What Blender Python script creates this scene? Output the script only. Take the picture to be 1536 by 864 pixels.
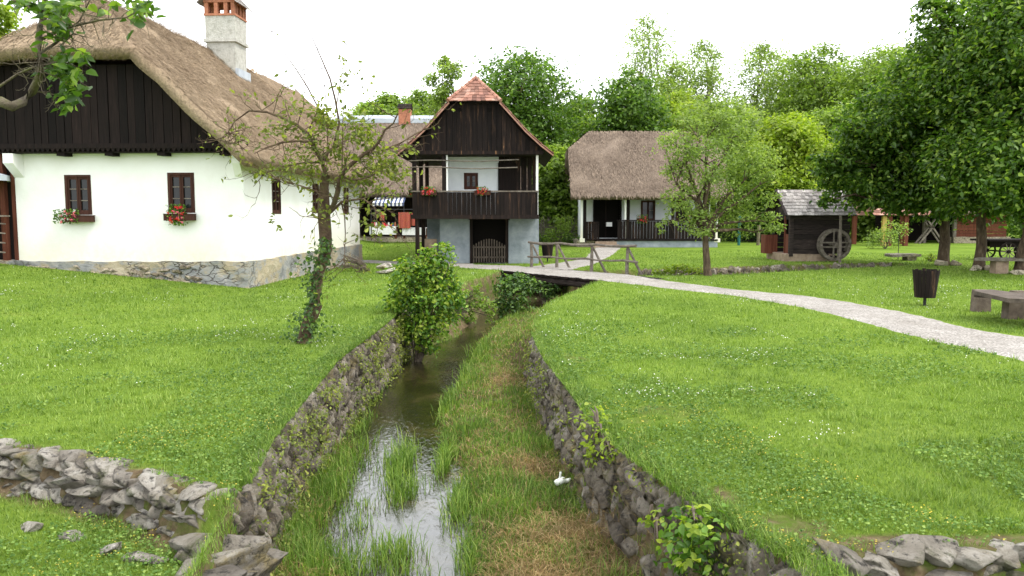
import bpy, bmesh, math, random
import numpy as np
from mathutils import Vector, Matrix, noise as mnoise
for o in list(bpy.data.objects): bpy.data.objects.remove(o)
S = bpy.context.scene
COL = S.collection
PI = math.pi
rng = np.random.default_rng(11)
random.seed(5)
# ---------------------------------------------------------------- camera, world, sun, exposure
EYE = 1.9
PITCH = math.atan(110 / 1205.0)
cam = bpy.data.cameras.new('camera'); camo = bpy.data.objects.new('camera', cam); COL.objects.link(camo)
cam.sensor_width = 36; cam.lens = 36 * 1205 / 1536.0; cam.clip_start = .1; cam.clip_end = 2000
camo.location = (0, 0, EYE); camo.rotation_euler = (PI / 2 - PITCH, 0, 0)
S.camera = camo
SUN_EL, SUN_AZ = math.radians(58), math.radians(118)      # azimuth clockwise from +Y
w = bpy.data.worlds.new('World'); S.world = w; w.use_nodes = True
nt = w.node_tree; nt.nodes.clear()
out = nt.nodes.new('ShaderNodeOutputWorld'); bg = nt.nodes.new('ShaderNodeBackground')
sky = nt.nodes.new('ShaderNodeTexSky'); sky.sky_type = 'NISHITA'; sky.sun_disc = False
sky.sun_elevation = SUN_EL; sky.sun_rotation = SUN_AZ; sky.dust_density = 3; sky.air_density = 1
mixw = nt.nodes.new('ShaderNodeMix'); mixw.data_type = 'RGBA'; mixw.inputs['Factor'].default_value = .86
mixw.inputs[7].default_value = (11.0, 11.2, 11.5, 1)      # the white overcast
nt.links.new(sky.outputs[0], mixw.inputs[6]); nt.links.new(mixw.outputs[2], bg.inputs[0])
nt.links.new(bg.outputs[0], out.inputs[0]); bg.inputs[1].default_value = .12
sl = bpy.data.lights.new('sun', 'SUN'); sl.energy = 1.5; sl.angle = math.radians(14); sl.color = (1, .95, .87)
so = bpy.data.objects.new('sun', sl); COL.objects.link(so)
sd = Vector((math.sin(SUN_AZ) * math.cos(SUN_EL), math.cos(SUN_AZ) * math.cos(SUN_EL), math.sin(SUN_EL)))
so.rotation_euler = sd.to_track_quat('Z', 'Y').to_euler()
S.view_settings.view_transform = 'Standard'; S.view_settings.look = 'None'
S.view_settings.exposure = 1.03; S.view_settings.gamma = 1

# ---------------------------------------------------------------- coordinates
def at(px, py, Y):
    x = (px - 768) / 1205; y = (432 - py) / 1205
    dy = math.cos(PITCH) + y * math.sin(PITCH); dz = -math.sin(PITCH) + y * math.cos(PITCH)
    t = Y / dy
    return Vector((x * t, Y, EYE + dz * t))
def gp(px, py, z=0):
    x = (px - 768) / 1205; y = (432 - py) / 1205
    dy = math.cos(PITCH) + y * math.sin(PITCH); dz = -math.sin(PITCH) + y * math.cos(PITCH)
    t = (z - EYE) / dz
    return (x * t, dy * t)

# ---------------------------------------------------------------- object helpers
def tag(o, label=None, cat=None, group=None, kind=None):
    if label: o['label'] = label
    if cat: o['category'] = cat
    if group: o['group'] = group
    if kind: o['kind'] = kind
    return o
def thing(name, label, cat, loc=(0, 0, 0), rz=0, group=None):
    o = bpy.data.objects.new(name, None); COL.objects.link(o); o.empty_display_size = .2
    o.location = loc; o.rotation_euler = (0, 0, rz)
    return tag(o, label, cat, group)
def link(name, me, mat, parent=None, smooth=False):
    o = bpy.data.objects.new(name, me); COL.objects.link(o)
    if mat is not None: me.materials.append(mat)
    if parent: o.parent = parent
    if smooth: me.polygons.foreach_set('use_smooth', [True] * len(me.polygons))
    return o
class MB:
    def __init__(s): s.v = []; s.f = []
    def add(s, vs, fs):
        b = len(s.v); s.v += [tuple(v) for v in vs]; s.f += [tuple(i + b for i in f) for f in fs]
    def box(s, x0, x1, y0, y1, z0, z1, M=None):
        vs = [Vector(p) for p in ((x0, y0, z0), (x1, y0, z0), (x1, y1, z0), (x0, y1, z0), (x0, y0, z1), (x1, y0, z1), (x1, y1, z1), (x0, y1, z1))]
        if M: vs = [M @ v for v in vs]
        s.add(vs, [(0, 3, 2, 1), (4, 5, 6, 7), (0, 1, 5, 4), (1, 2, 6, 5), (2, 3, 7, 6), (3, 0, 4, 7)])
    def beam(s, a, b, w, h=None, up=(0, 0, 1)):
        a = Vector(a); b = Vector(b); h = h or w; d = (b - a).normalized(); up = Vector(up)
        if abs(d.dot(up)) > .98: up = Vector((0, 1, 0))
        r = d.cross(up).normalized() * w / 2; u = r.cross(d).normalized() * h / 2
        s.add([a - r - u, a + r - u, a + r + u, a - r + u, b - r - u, b + r - u, b + r + u, b - r + u],
              [(0, 3, 2, 1), (4, 5, 6, 7), (0, 1, 5, 4), (1, 2, 6, 5), (2, 3, 7, 6), (3, 0, 4, 7)])
    def tube(s, pts, rad, n=6, cap=True):
        pts = [Vector(p) for p in pts]; b = len(s.v); N = len(pts)
        if not hasattr(rad, '__len__'): rad = [rad] * N
        ref = Vector((.13, .31, .94))
        for i, p in enumerate(pts):
            d = (pts[min(i + 1, N - 1)] - pts[max(i - 1, 0)])
            if d.length < 1e-6: d = Vector((0, 0, 1))
            d.normalize()
            if abs(d.dot(ref)) > .97: ref = Vector((.9, .3, .1)).normalized()
            r = d.cross(ref).normalized(); u = d.cross(r)
            for k in range(n):
                a = 2 * PI * k / n
                s.v.append(tuple(p + (r * math.cos(a) + u * math.sin(a)) * rad[i]))
        for i in range(N - 1):
            for k in range(n):
                s.f.append((b + i * n + k, b + i * n + (k + 1) % n, b + (i + 1) * n + (k + 1) % n, b + (i + 1) * n + k))
        if cap:
            s.f.append(tuple(b + k for k in range(n))); s.f.append(tuple(b + (N - 1) * n + k for k in range(n))[::-1])
    def lathe(s, prof, n=16, c=(0, 0, 0)):
        b = len(s.v)
        for r, z in prof:
            for k in range(n):
                a = 2 * PI * k / n; s.v.append((c[0] + r * math.cos(a), c[1] + r * math.sin(a), c[2] + z))
        for i in range(len(prof) - 1):
            for k in range(n):
                s.f.append((b + i * n + k, b + i * n + (k + 1) % n, b + (i + 1) * n + (k + 1) % n, b + (i + 1) * n + k))
    def build(s, name, mat, parent=None, smooth=False):
        me = bpy.data.meshes.new(name); me.from_pydata(s.v, [], s.f); me.update()
        return link(name, me, mat, parent, smooth)
def sep(mb, name, mt, parent, per=1):
    """every box or tube of mb as a part of its own (per = pieces per part)"""
    comp = []; cur = None; hi = -1
    for f in mb.f:
        if min(f) > hi or cur is None: cur = []; comp.append(cur)
        cur.append(f); hi = max(hi, max(f))
    for k in range(0, len(comp), per):
        fs = [f for c in comp[k:k + per] for f in c]; ids = sorted({i for f in fs for i in f}); mp = {i: j for j, i in enumerate(ids)}
        q = MB(); q.v = [mb.v[i] for i in ids]; q.f = [tuple(mp[i] for i in f) for f in fs]; q.build(name, mt, parent)
def npmesh(name, V, F, mat, parent=None, smooth=False):
    V = np.asarray(V, np.float32); F = np.asarray(F, np.int32)
    me = bpy.data.meshes.new(name); k = F.shape[1]
    me.vertices.add(len(V)); me.vertices.foreach_set('co', V.ravel())
    me.loops.add(F.size); me.loops.foreach_set('vertex_index', F.ravel())
    me.polygons.add(len(F)); me.polygons.foreach_set('loop_start', np.arange(0, F.size, k, dtype=np.int32))
    me.polygons.foreach_set('loop_total', np.full(len(F), k, np.int32))
    me.update(calc_edges=True)
    return link(name, me, mat, parent, smooth)
def kids(o): return [c for c in COL.objects if c.parent == o]
def dup(root, loc, rz=None, label=None, sc=None):
    r = root.copy(); COL.objects.link(r); r.location = loc
    if rz is not None: r.rotation_euler = (0, 0, rz)
    if sc: r.scale = (sc,) * 3
    if label: r['label'] = label
    for ch in kids(root):
        c = ch.copy(); COL.objects.link(c); c.parent = r
        for g in kids(ch):
            d = g.copy(); COL.objects.link(d); d.parent = c
    return r

# ---------------------------------------------------------------- materials
def mat(name, rough=.9, spec=.25):
    m = bpy.data.materials.new(name); m.use_nodes = True
    b = m.node_tree.nodes['Principled BSDF']; b.inputs['Roughness'].default_value = rough
    b.inputs['Specular IOR Level'].default_value = spec
    return m, m.node_tree, b
def N(nt, t, **kw):
    n = nt.nodes.new(t)
    for k, v in kw.items(): setattr(n, k, v)
    return n
def coords(nt, scale=(1, 1, 1), kind='Object'):
    tc = N(nt, 'ShaderNodeTexCoord'); mp = N(nt, 'ShaderNodeMapping'); mp.inputs['Scale'].default_value = scale
    nt.links.new(tc.outputs[kind], mp.inputs[0]); return mp.outputs[0]
def noise(nt, vec, scale, detail=4, rough=.6, dist=0):
    n = N(nt, 'ShaderNodeTexNoise'); n.inputs['Scale'].default_value = scale; n.inputs['Detail'].default_value = detail
    n.inputs['Roughness'].default_value = rough; n.inputs['Distortion'].default_value = dist
    nt.links.new(vec, n.inputs['Vector']); return n.outputs['Fac']
def ramp(nt, fac, stops, interp='LINEAR'):
    r = N(nt, 'ShaderNodeValToRGB'); e = r.color_ramp.elements; r.color_ramp.interpolation = interp
    while len(e) < len(stops): e.new(.5)
    for i, (p, c) in enumerate(stops):
        e[i].position = p; e[i].color = (*c, 1) if len(c) == 3 else c
    nt.links.new(fac, r.inputs[0]); return r.outputs[0]
def mixc(nt, fac, a, b, mode='MIX'):
    m = N(nt, 'ShaderNodeMix'); m.data_type = 'RGBA'; m.blend_type = mode
    for s, i in ((fac, 0), (a, 6), (b, 7)):
        if isinstance(s, (int, float)): m.inputs[i].default_value = s
        elif isinstance(s, tuple): m.inputs[i].default_value = (*s, 1)
        else: nt.links.new(s, m.inputs[i])
    return m.outputs[2]
def bump(nt, b, h, strength=.4, dist=.02):
    n = N(nt, 'ShaderNodeBump'); n.inputs['Strength'].default_value = strength; n.inputs['Distance'].default_value = dist
    nt.links.new(h, n.inputs['Height']); nt.links.new(n.outputs[0], b.inputs['Normal'])
def maprange(nt, f, a, b, c=0, d=1):
    n = N(nt, 'ShaderNodeMapRange'); nt.links.new(f, n.inputs[0])
    for i, v in enumerate((a, b, c, d)): n.inputs[i + 1].default_value = v
    return n.outputs[0]
def island(nt):
    return N(nt, 'ShaderNodeNewGeometry').outputs['Random Per Island']
def noisy(name, stops, scale=4, stretch=(1, 1, 1), rough=.9, b=.4, bd=.02, detail=6, spec=.25, isl=0, fine=0):
    m, nt_, p = mat(name, rough, spec)
    v = coords(nt_, stretch); f = noise(nt_, v, scale, detail, .65)
    c = ramp(nt_, f, stops)
    if isl:
        r = ramp(nt_, island(nt_), [(0, (1 - isl,) * 3), (1, (1 + isl,) * 3)])
        c = mixc(nt_, 1.0, c, r, 'MULTIPLY')
    if fine:
        f2 = noise(nt_, v, scale * 9, 3, .7)
        c = mixc(nt_, fine, c, ramp(nt_, f2, [(.3, (.25,) * 3), (.7, (1.2,) * 3)]), 'MULTIPLY')
    nt_.links.new(c, p.inputs['Base Color'])
    if b: bump(nt_, p, noise(nt_, v, scale * 3, 8, .7), b, bd)
    return m
def leafmat(name, dark, light, hi, trans=.35, scale=.6, rough=.45, spec=.35, hue=None):
    """two-sided foliage: per-leaf variation, clump variation, some light through the leaf"""
    m, nt_, p = mat(name, rough, spec)
    v = coords(nt_); f = noise(nt_, v, scale, 3, .6)
    r = island(nt_)
    c = ramp(nt_, r, [(0, dark), (.72, light), (1, hi)])
    c2 = mixc(nt_, .75, c, ramp(nt_, f, [(.3, (.62, .66, .62)), (.7, (1.35, 1.25, 1.1))]), 'MULTIPLY')
    nt_.links.new(c2, p.inputs['Base Color'])
    tr = N(nt_, 'ShaderNodeBsdfTranslucent'); ct = mixc(nt_, 1.0, c2, (1.35, 1.45, .6), 'MULTIPLY'); nt_.links.new(ct, tr.inputs[0])
    mx = N(nt_, 'ShaderNodeMixShader'); mx.inputs[0].default_value = trans
    o = nt_.nodes['Material Output']
    nt_.links.new(p.outputs[0], mx.inputs[1]); nt_.links.new(tr.outputs[0], mx.inputs[2]); nt_.links.new(mx.outputs[0], o.inputs[0])
    return m
def glossy(name, col, rough=.1, spec=.5, metal=0):
    m, nt_, p = mat(name, rough, spec); p.inputs['Base Color'].default_value = (*col, 1); p.inputs['Metallic'].default_value = metal
    return m
M = {}
# white lime wash, yellowed a little near the plinth, rough trowel marks
m, t, p = mat('limewash', .95, .1)
v = coords(t); f = noise(t, v, .9, 5, .6); f2 = noise(t, v, 7, 6, .7)
c = ramp(t, f, [(.3, (.79, .785, .74)), (.6, (.86, .86, .84))])
sx = N(t, 'ShaderNodeSeparateXYZ'); t.links.new(v, sx.inputs[0])
lo_ = maprange(t, sx.outputs[2], .7, 1.5, 1, 0)
md = N(t, 'ShaderNodeMath', operation='MULTIPLY'); t.links.new(lo_, md.inputs[0]); t.links.new(f2, md.inputs[1])
c = mixc(t, md.outputs[0], c, (.66, .62, .42)); t.links.new(c, p.inputs['Base Color']); bump(t, p, f2, .35, .02)
M['white'] = m
M['bluewall'] = noisy('grey_blue_limewash', [(.3, (.17, .20, .225)), (.55, (.27, .305, .335)), (.8, (.38, .41, .435))], 2.2, b=.7, bd=.03)
M['cream'] = noisy('pale_limewash', [(.3, (.62, .66, .68)), (.7, (.76, .79, .80))], 1.5, b=.3)
# plinth: grey render breaking away from tan rubble
m, t, p = mat('plinth_render', .95, .15)
v = coords(t, (1, 1, 1.9)); f = noise(t, v, .8, 7, .7)
vo = N(t, 'ShaderNodeTexVoronoi', feature='DISTANCE_TO_EDGE'); vo.inputs['Scale'].default_value = 3.2
vm = N(t, 'ShaderNodeVectorMath', operation='ADD'); nn = N(t, 'ShaderNodeTexNoise'); nn.inputs['Scale'].default_value = 3; t.links.new(v, nn.inputs['Vector'])
sc_ = N(t, 'ShaderNodeVectorMath', operation='SCALE'); sc_.inputs['Scale'].default_value = .5; t.links.new(nn.outputs['Color'], sc_.inputs[0])
t.links.new(v, vm.inputs[0]); t.links.new(sc_.outputs[0], vm.inputs[1]); t.links.new(vm.outputs[0], vo.inputs['Vector'])
c = ramp(t, f, [(.36, (.17, .175, .18)), (.47, (.30, .30, .29)), (.55, (.38, .32, .22)), (.7, (.45, .40, .30))])
crack = maprange(t, vo.outputs['Distance'], 0, .05, 0, 1)
msk = maprange(t, noise(t, coords(t), .55, 3), .42, .5, 0, 1)
mm = N(t, 'ShaderNodeMath', operation='MAXIMUM'); t.links.new(crack, mm.inputs[0]); t.links.new(msk, mm.inputs[1])
c = mixc(t, mm.outputs[0], (.14, .125, .11), c); t.links.new(c, p.inputs['Base Color'])
ad = N(t, 'ShaderNodeMath', operation='ADD'); t.links.new(mm.outputs[0], ad.inputs[0]); t.links.new(noise(t, v, 6, 8, .7), ad.inputs[1])
bump(t, p, ad.outputs[0], .9, .05); M['plinth'] = m
def wood(name, stops, stretch=(9, 9, .7), isl=.3, rough=.85, spec=.2, scale=2.0):
    return noisy(name, stops, scale, stretch, rough, .5, .01, 7, spec, isl)
M['darkwood'] = wood('dark_stained_boards', [(.3, (.004, .0025, .0022)), (.6, (.011, .0065, .0055)), (.8, (.024, .015, .012))], isl=.5)
M['barnwood'] = wood('weathered_barn_boards', [(.3, (.005, .0033, .003)), (.56, (.014, .009, .0075)), (.66, (.05, .028, .017)), (.72, (.26, .14, .065))], isl=.45, scale=1.4)
M['redwood'] = wood('red_brown_wood', [(.3, (.07, .02, .012)), (.7, (.17, .06, .035))])
M['goldwood'] = noisy('pale_barge_wood', [(.3, (.30, .19, .075)), (.6, (.50, .36, .17)), (.8, (.36, .30, .22))], 3, b=.4)
M['greywood'] = noisy('silvered_wood', [(.3, (.08, .065, .052)), (.6, (.19, .165, .135)), (.8, (.30, .27, .235))], 7, (1, 1, 1), b=.6)
M['logwood'] = noisy('horizontal_log_wall', [(.3, (.010, .008, .008)), (.6, (.036, .026, .023)), (.85, (.12, .095, .085))], 3, (1, 1, 9), b=.7, isl=.4)
M['frame'] = wood('brown_window_frame', [(.3, (.03, .012, .008)), (.7, (.075, .032, .022))], isl=.2)
M['glass'] = glossy('window_glass', (.012, .014, .014), .08, .35)
M['shade_black'] = glossy('painted_inside_shade', (.010, .009, .008), 1, 0)  # near-black colour standing in for the shade inside openings
def thatch(name, a, b_, c_, d):
    m, t, p = mat(name, 1, .05)
    v = coords(t); f = noise(t, v, .7, 4, .6); f2 = noise(t, v, 14, 4, .75)
    base = ramp(t, f, [(.3, a), (.7, b_)])
    c = mixc(t, .8, base, ramp(t, f2, [(.3, (.5, .47, .45)), (.62, (1.25, 1.2, 1.1))]), 'MULTIPLY')
    r = ramp(t, island(t), [(0, c_), (.5, (1, 1, 1)), (1, d)])
    c = mixc(t, .55, c, r, 'MULTIPLY')
    t.links.new(c, p.inputs['Base Color']); bump(t, p, f2, .9, .04)
    return m
M['thatch'] = thatch('reed_thatch', (.275, .215, .155), (.42, .345, .255), (.55, .5, .48), (1.5, 1.4, 1.2))
M['thatchold'] = thatch('old_reed_thatch', (.165, .132, .110), (.24, .197, .163), (.6, .56, .55), (1.45, 1.4, 1.3))
M['tile'] = noisy('red_clay_tiles', [(.3, (.15, .075, .06)), (.55, (.25, .125, .09)), (.75, (.40, .29, .24))], 1.6, b=.3, isl=.45)
M['ridgetile'] = noisy('pale_ridge_tiles', [(.3, (.26, .10, .065)), (.7, (.42, .26, .20))], 5, b=.3, isl=.3)
M['shingle'] = noisy('grey_wood_shingles', [(.3, (.17, .15, .14)), (.6, (.30, .28, .265)), (.8, (.38, .36, .34))], 5, b=.5, isl=.4)
M['benchwood'] = noisy('grey_brown_bench_plank', [(.3, (.045, .035, .028)), (.6, (.11, .088, .07)), (.8, (.18, .15, .125))], 6, b=.6)
M['benchleg'] = noisy('brown_grey_bench_leg', [(.3, (.07, .052, .04)), (.6, (.16, .125, .10)), (.8, (.24, .20, .17))], 6, b=.6)
M['zinc'] = noisy('zinc_sheet', [(.3, (.34, .38, .43)), (.7, (.50, .54, .58))], 2, rough=.5, b=.1)
M['brick'] = noisy('orange_brick', [(.3, (.26, .10, .06)), (.7, (.44, .19, .11))], 8, b=.4, isl=.3)
M['roughcast'] = noisy('roughcast_render', [(.3, (.34, .33, .29)), (.5, (.50, .49, .44)), (.75, (.58, .57, .53))], 6, b=.9, bd=.04, fine=.35)
# limestone rocks with lichen
def rockmat(name, a, b_, c_, lich=.5, moss=(.07, .085, .02)):
    m, t, p = mat(name, .92, .2)
    v = coords(t); f = noise(t, v, 5, 9, .72, .4); c = ramp(t, f, [(.28, a), (.5, b_), (.72, c_)])
    r = ramp(t, island(t), [(0, (.38, .34, .31)), (.55, (.95, .91, .85)), (1, (1.45, 1.43, 1.42))]); c = mixc(t, .8, c, r, 'MULTIPLY')
    f3 = noise(t, v, 2.3, 6, .7); c = mixc(t, maprange(t, f3, .56, .66, 0, lich), c, (.33, .27, .13))
    f4 = noise(t, v, 13, 5, .7); c = mixc(t, maprange(t, f4, .52, .64, 0, .9), c, (.035, .032, .03))
    f5 = noise(t, v, 3.1, 6, .7, 1); c = mixc(t, maprange(t, f5, .55, .68, 0, .8), c, moss)
    t.links.new(c, p.inputs['Base Color']); bump(t, p, noise(t, v, 9, 12, .8, .5), 1.0, .09)
    return m
M['rock'] = rockmat('lichened_limestone', (.15, .135, .115), (.37, .345, .30), (.58, .56, .52), .9)
M['rockdark'] = rockmat('dark_wall_stone', (.085, .073, .058), (.25, .222, .18), (.50, .47, .42), .9, (.13, .13, .03))  # darker, browner mix of the rock colours
M['paleslab'] = rockmat('pale_stone', (.25, .22, .17), (.42, .37, .28), (.52, .47, .38), .3)
M['concrete'] = noisy('tan_concrete', [(.3, (.20, .14, .10)), (.6, (.34, .26, .19)), (.8, (.28, .25, .22))], 4, b=.6)
M['bark'] = noisy('tree_bark', [(.3, (.035, .024, .017)), (.55, (.10, .070, .045)), (.75, (.20, .16, .11))], 5, (2.2, 2.2, .6), b=1, bd=.04)
M['barkgrey'] = noisy('grey_mossy_bark', [(.3, (.07, .055, .035)), (.5, (.17, .14, .10)), (.68, (.17, .17, .07)), (.8, (.30, .27, .22))], 9, b=1, bd=.03)
M['barkred'] = noisy('red_brown_bark', [(.3, (.045, .03, .02)), (.5, (.12, .078, .05)), (.68, (.12, .12, .045)), (.8, (.24, .18, .12))], 9, b=1, bd=.04)
M['twig'] = noisy('twig_bark', [(.3, (.06, .045, .035)), (.7, (.19, .155, .12))], 9, b=.3)
# foliage
M['lf_bush'] = leafmat('bush_leaves', (.036, .10, .012), (.115, .235, .024), (.28, .42, .05), .35, 2.5)  # base darkened to paint the bush's shaded inside behind its lime tips
M['lf_dark'] = leafmat('dark_tree_leaves', (.045, .10, .016), (.105, .205, .030), (.20, .31, .06), .45, .6)
M['lf_walnut'] = leafmat('deep_green_leaves', (.036, .085, .013), (.100, .195, .028), (.30, .42, .075), .48, 1.3, .38, .4)
M['lf_mid'] = leafmat('mid_green_leaves', (.095, .16, .026), (.195, .30, .050), (.31, .42, .10), .5, .35)
M['lf_airy'] = leafmat('pale_green_leaves', (.13, .20, .05), (.24, .34, .085), (.36, .46, .15), .5, .35)
M['lf_lime'] = leafmat('yellow_green_leaves', (.15, .23, .025), (.28, .38, .045), (.42, .50, .09), .5, .6)
M['lf_olive'] = leafmat('olive_leaves', (.085, .115, .022), (.18, .225, .04), (.33, .37, .08), .45, 1.2)
M['lf_ivy'] = leafmat('ivy_leaves', (.025, .065, .014), (.06, .125, .022), (.16, .26, .05), .25, 2)
M['grass'] = leafmat('grass_blades', (.090, .165, .020), (.168, .262, .054), (.30, .395, .11), .32, .28, .6, .2)
M['clover'] = leafmat('clover_leaves', (.055, .12, .024), (.12, .215, .045), (.24, .34, .09), .3, .5, .6, .2)
M['longgrass'] = leafmat('long_grass_blades', (.075, .145, .022), (.145, .25, .045), (.31, .39, .11), .4, 1.5, .6, .2)
M['hay'] = leafmat('dry_grass_blades', (.14, .10, .045), (.28, .20, .10), (.46, .36, .21), .3, 2.5, .8, .1)
def plain(n, c, r=.7): M[n] = glossy(n, c, r, .3)
plain('red', (.62, .035, .03)); plain('pink', (.72, .16, .20)); plain('whiteflower', (.62, .62, .56)); plain('cloth', (.78, .78, .78), .9)
plain('terracotta', (.36, .14, .07)); plain('iron', (.03, .03, .032)); plain('teal', (.02, .12, .11)); plain('ornament', (.82, .84, .76), .5)
plain('yellowpost', (.42, .30, .08)); plain('orange', (.62, .20, .05)); plain('blue', (.06, .085, .17))
# ground: lawn soil under the blades, canal soil, all by where it is
m, t, p = mat('ground_cover', 1, .05)
v = coords(t); f = noise(t, v, .45, 4, .6); f2 = noise(t, v, 9, 8, .75); f3 = noise(t, v, 2.2, 5, .7)
g = ramp(t, f, [(.3, (.09, .155, .019)), (.55, (.14, .22, .030)), (.75, (.18, .25, .045))])
g = mixc(t, .65, g, ramp(t, f2, [(.3, (.55, .6, .5)), (.7, (1.3, 1.2, 1.1))]), 'MULTIPLY')
g = mixc(t, maprange(t, f3, .60, .72, 0, .55), g, (.16, .15, .045))
soil = ramp(t, f2, [(.3, (.05, .035, .022)), (.5, (.13, .095, .055)), (.7, (.24, .19, .12))])
soilg = mixc(t, maprange(t, f3, .46, .62), soil, (.085, .13, .02))
an = N(t, 'ShaderNodeAttribute', attribute_name='soil')
c = mixc(t, an.outputs['Fac'], g, soilg); t.links.new(c, p.inputs['Base Color']); bump(t, p, f2, .9, .05)
M['ground'] = m
# gravel
m, t, p = mat('gravel', 1, .1)
v = coords(t); vo = N(t, 'ShaderNodeTexVoronoi'); vo.inputs['Scale'].default_value = 38; t.links.new(v, vo.inputs['Vector'])
c = ramp(t, noise(t, v, 1.2, 6, .7), [(.3, (.25, .23, .205)), (.7, (.37, .35, .325))])
sx = N(t, 'ShaderNodeSeparateColor'); t.links.new(vo.outputs['Color'], sx.inputs[0])
c = mixc(t, .85, c, ramp(t, sx.outputs[0], [(0, (.55, .54, .53)), (1, (1.3, 1.3, 1.3))]), 'MULTIPLY')
t.links.new(c, p.inputs['Base Color']); bump(t, p, vo.outputs['Distance'], .8, .02); M['gravel'] = m
# stream water: brown bed tint under a rippling glossy surface
m, t, p = mat('stream_water', .03, 1.0)
p.inputs['IOR'].default_value = 1.65
v = coords(t, (1, .55, 1)); c = ramp(t, noise(t, coords(t), 1.6, 5, .6), [(.35, (.008, .008, .003)), (.55, (.020, .018, .006)), (.7, (.055, .042, .018))])
t.links.new(c, p.inputs['Base Color'])
v2 = coords(t, (2.2, .9, 1)); bump(t, p, noise(t, v2, 8, 4, .55, 1.0), .5, .012); M['water'] = m

# ---------------------------------------------------------------- terrain
def vnoise(x, y, s=1.0, seed=0):
    x = np.asarray(x) * s; y = np.asarray(y) * s; xi = np.floor(x).astype(np.int64); yi = np.floor(y).astype(np.int64)
    fx = x - xi; fy = y - yi; fx = fx * fx * (3 - 2 * fx); fy = fy * fy * (3 - 2 * fy)
    def h(a, b):
        n = (a * 374761393 + b * 668265263 + seed * 144269) & 0xffffffff
        n = ((n ^ (n >> 13)) * 1274126177) & 0xffffffff
        return ((n ^ (n >> 16)) & 0xffff) / 65535.0
    return (h(xi, yi) * (1 - fx) + h(xi + 1, yi) * fx) * (1 - fy) + (h(xi, yi + 1) * (1 - fx) + h(xi + 1, yi + 1) * fx) * fy
def fbm(x, y, s=1.0, seed=0, o=4):
    r = 0; a = .5
    for i in range(o): r = r + a * vnoise(x, y, s * 2 ** i, seed + i); a *= .5
    return r
def sdist(x, y, poly):
    """signed distance, positive inside"""
    x = np.asarray(x, float); y = np.asarray(y, float); d = np.full(x.shape, 1e9); ins = np.zeros(x.shape, bool); n = len(poly)
    for i in range(n):
        ax, ay = poly[i]; bx, by = poly[(i + 1) % n]
        ex, ey = bx - ax, by - ay; L = ex * ex + ey * ey
        t = np.clip(((x - ax) * ex + (y - ay) * ey) / L, 0, 1)
        d = np.minimum(d, np.hypot(x - ax - t * ex, y - ay - t * ey))
        c = ((ay > y) != (by > y)); den = (by - ay) if by != ay else 1e-9
        ins ^= c & (x < ex * (y - ay) / den + ax)
    return np.where(ins, d, -d)
def sstep(a, b, x): t = np.clip((x - a) / (b - a), 0, 1); return t * t * (3 - 2 * t)
RW = [(1.62, 3.2), (1.58, 4.2), (1.34, 4.87), (1.11, 5.63), (.96, 6.19), (.79, 7.09), (.63, 9.0), (.47, 10.42), (.36, 12.8)]
LW = [(-2.12, 17.2), (-2.24, 15.8), (-2.27, 12.8), (-2.33, 10.42), (-2.18, 8.13), (-2.08, 6.66), (-1.96, 5.93), (-1.84, 5.1)]
FAR = [(15.0, 31.9), (13, 31.3), (10.1, 30.5), (7.5, 29.1), (4.2, 27.7)]
CANAL = [(1.7, .5)] + RW + [(.38, 15), (.7, 17.5), (1.16, 19.4), (2.07, 22.2), (2.6, 23.6), (3.9, 25.0), (7, 25.8), (11, 28), (14.4, 29.8), (15.2, 30.9)] + FAR + \
        [(2.8, 27.3), (1, 28.0), (-.3, 27.6), (-.75, 25), (-1.44, 22.2), (-2.0, 19)] + LW + [(-1.75, 4), (-1.7, .5)]
TERR_L = [(-1.84, 5.1), (-2.63, 5.72), (-3.2, 6.05), (-3.8, 6.38), (-4.3, 6.5), (-6, 7.2), (-14, 8.5), (-14, -6), (-1.5, -6), (-1.7, 4)]
TERR_R = [(1.50, 4.32), (2.3, 4.42), (3.2, 4.46), (5, 4.3), (14, 4.2), (14, -6), (1.6, -6)]
WATER = [(-1.07, 18.9), (-1.8, 21), (-1.2, 25), (1, 26), (14, 30.5), (14, 29.6), (7, 27), (2, 25), (-.3, 22), (-.84, 17.84), (-.92, 14.04), (-1.14, 11.98), (-1.04, 10.44), (-.73, 8.74), (-.59, 7.88), (-.38, 6.02), (-.2, 4), (0, .5),
         (-1.5, .5), (-1.3, 4), (-1.16, 6.02), (-1.64, 6.86), (-1.67, 7.88), (-1.78, 9.25), (-2.04, 10.12), (-2.2, 11.56), (-2.12, 15.0)]
def base_h(x, y):
    h = .095 * np.maximum(0, -(x + 6.6)) * sstep(8, 20, y)
    h = np.minimum(h, 1.2)
    h = h + .72 * sstep(34.5, 41.5, y) * sstep(-1.5, -3.5, x) * sstep(60, -30, -x)
    h = h + .05 * (fbm(x, y, .35, 3) - .47) * sstep(60, 20, y) + .03 * (fbm(x, y, 1.7, 5) - .47) * sstep(11.5, 9, y)
    return h
def height(x, y):
    x = np.asarray(x, float); y = np.asarray(y, float)
    h = base_h(x, y)
    tl = np.maximum(sdist(x, y, TERR_L), sdist(x, y, TERR_R))
    h = h + (-.33 - h) * sstep(.0, .16, tl)
    d = sdist(x, y, CANAL)
    wd = sdist(x, y, WATER)
    bed = -.80 - .26 * sstep(-.45, .12, wd) + .10 * (fbm(x, y, 1.6, 9) - .47) + .05 * (fbm(x, y, 6, 12) - .47)
    soft = np.where(x < -.9, sstep(17.0, 18.6, y), sstep(13.2, 15.5, y)) * sstep(24.5, 21, y)
    wid = .14 + .75 * soft
    k = sstep(-.03 - .3 * soft, wid, d)
    h = h + (bed - h) * k
    return h
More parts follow.
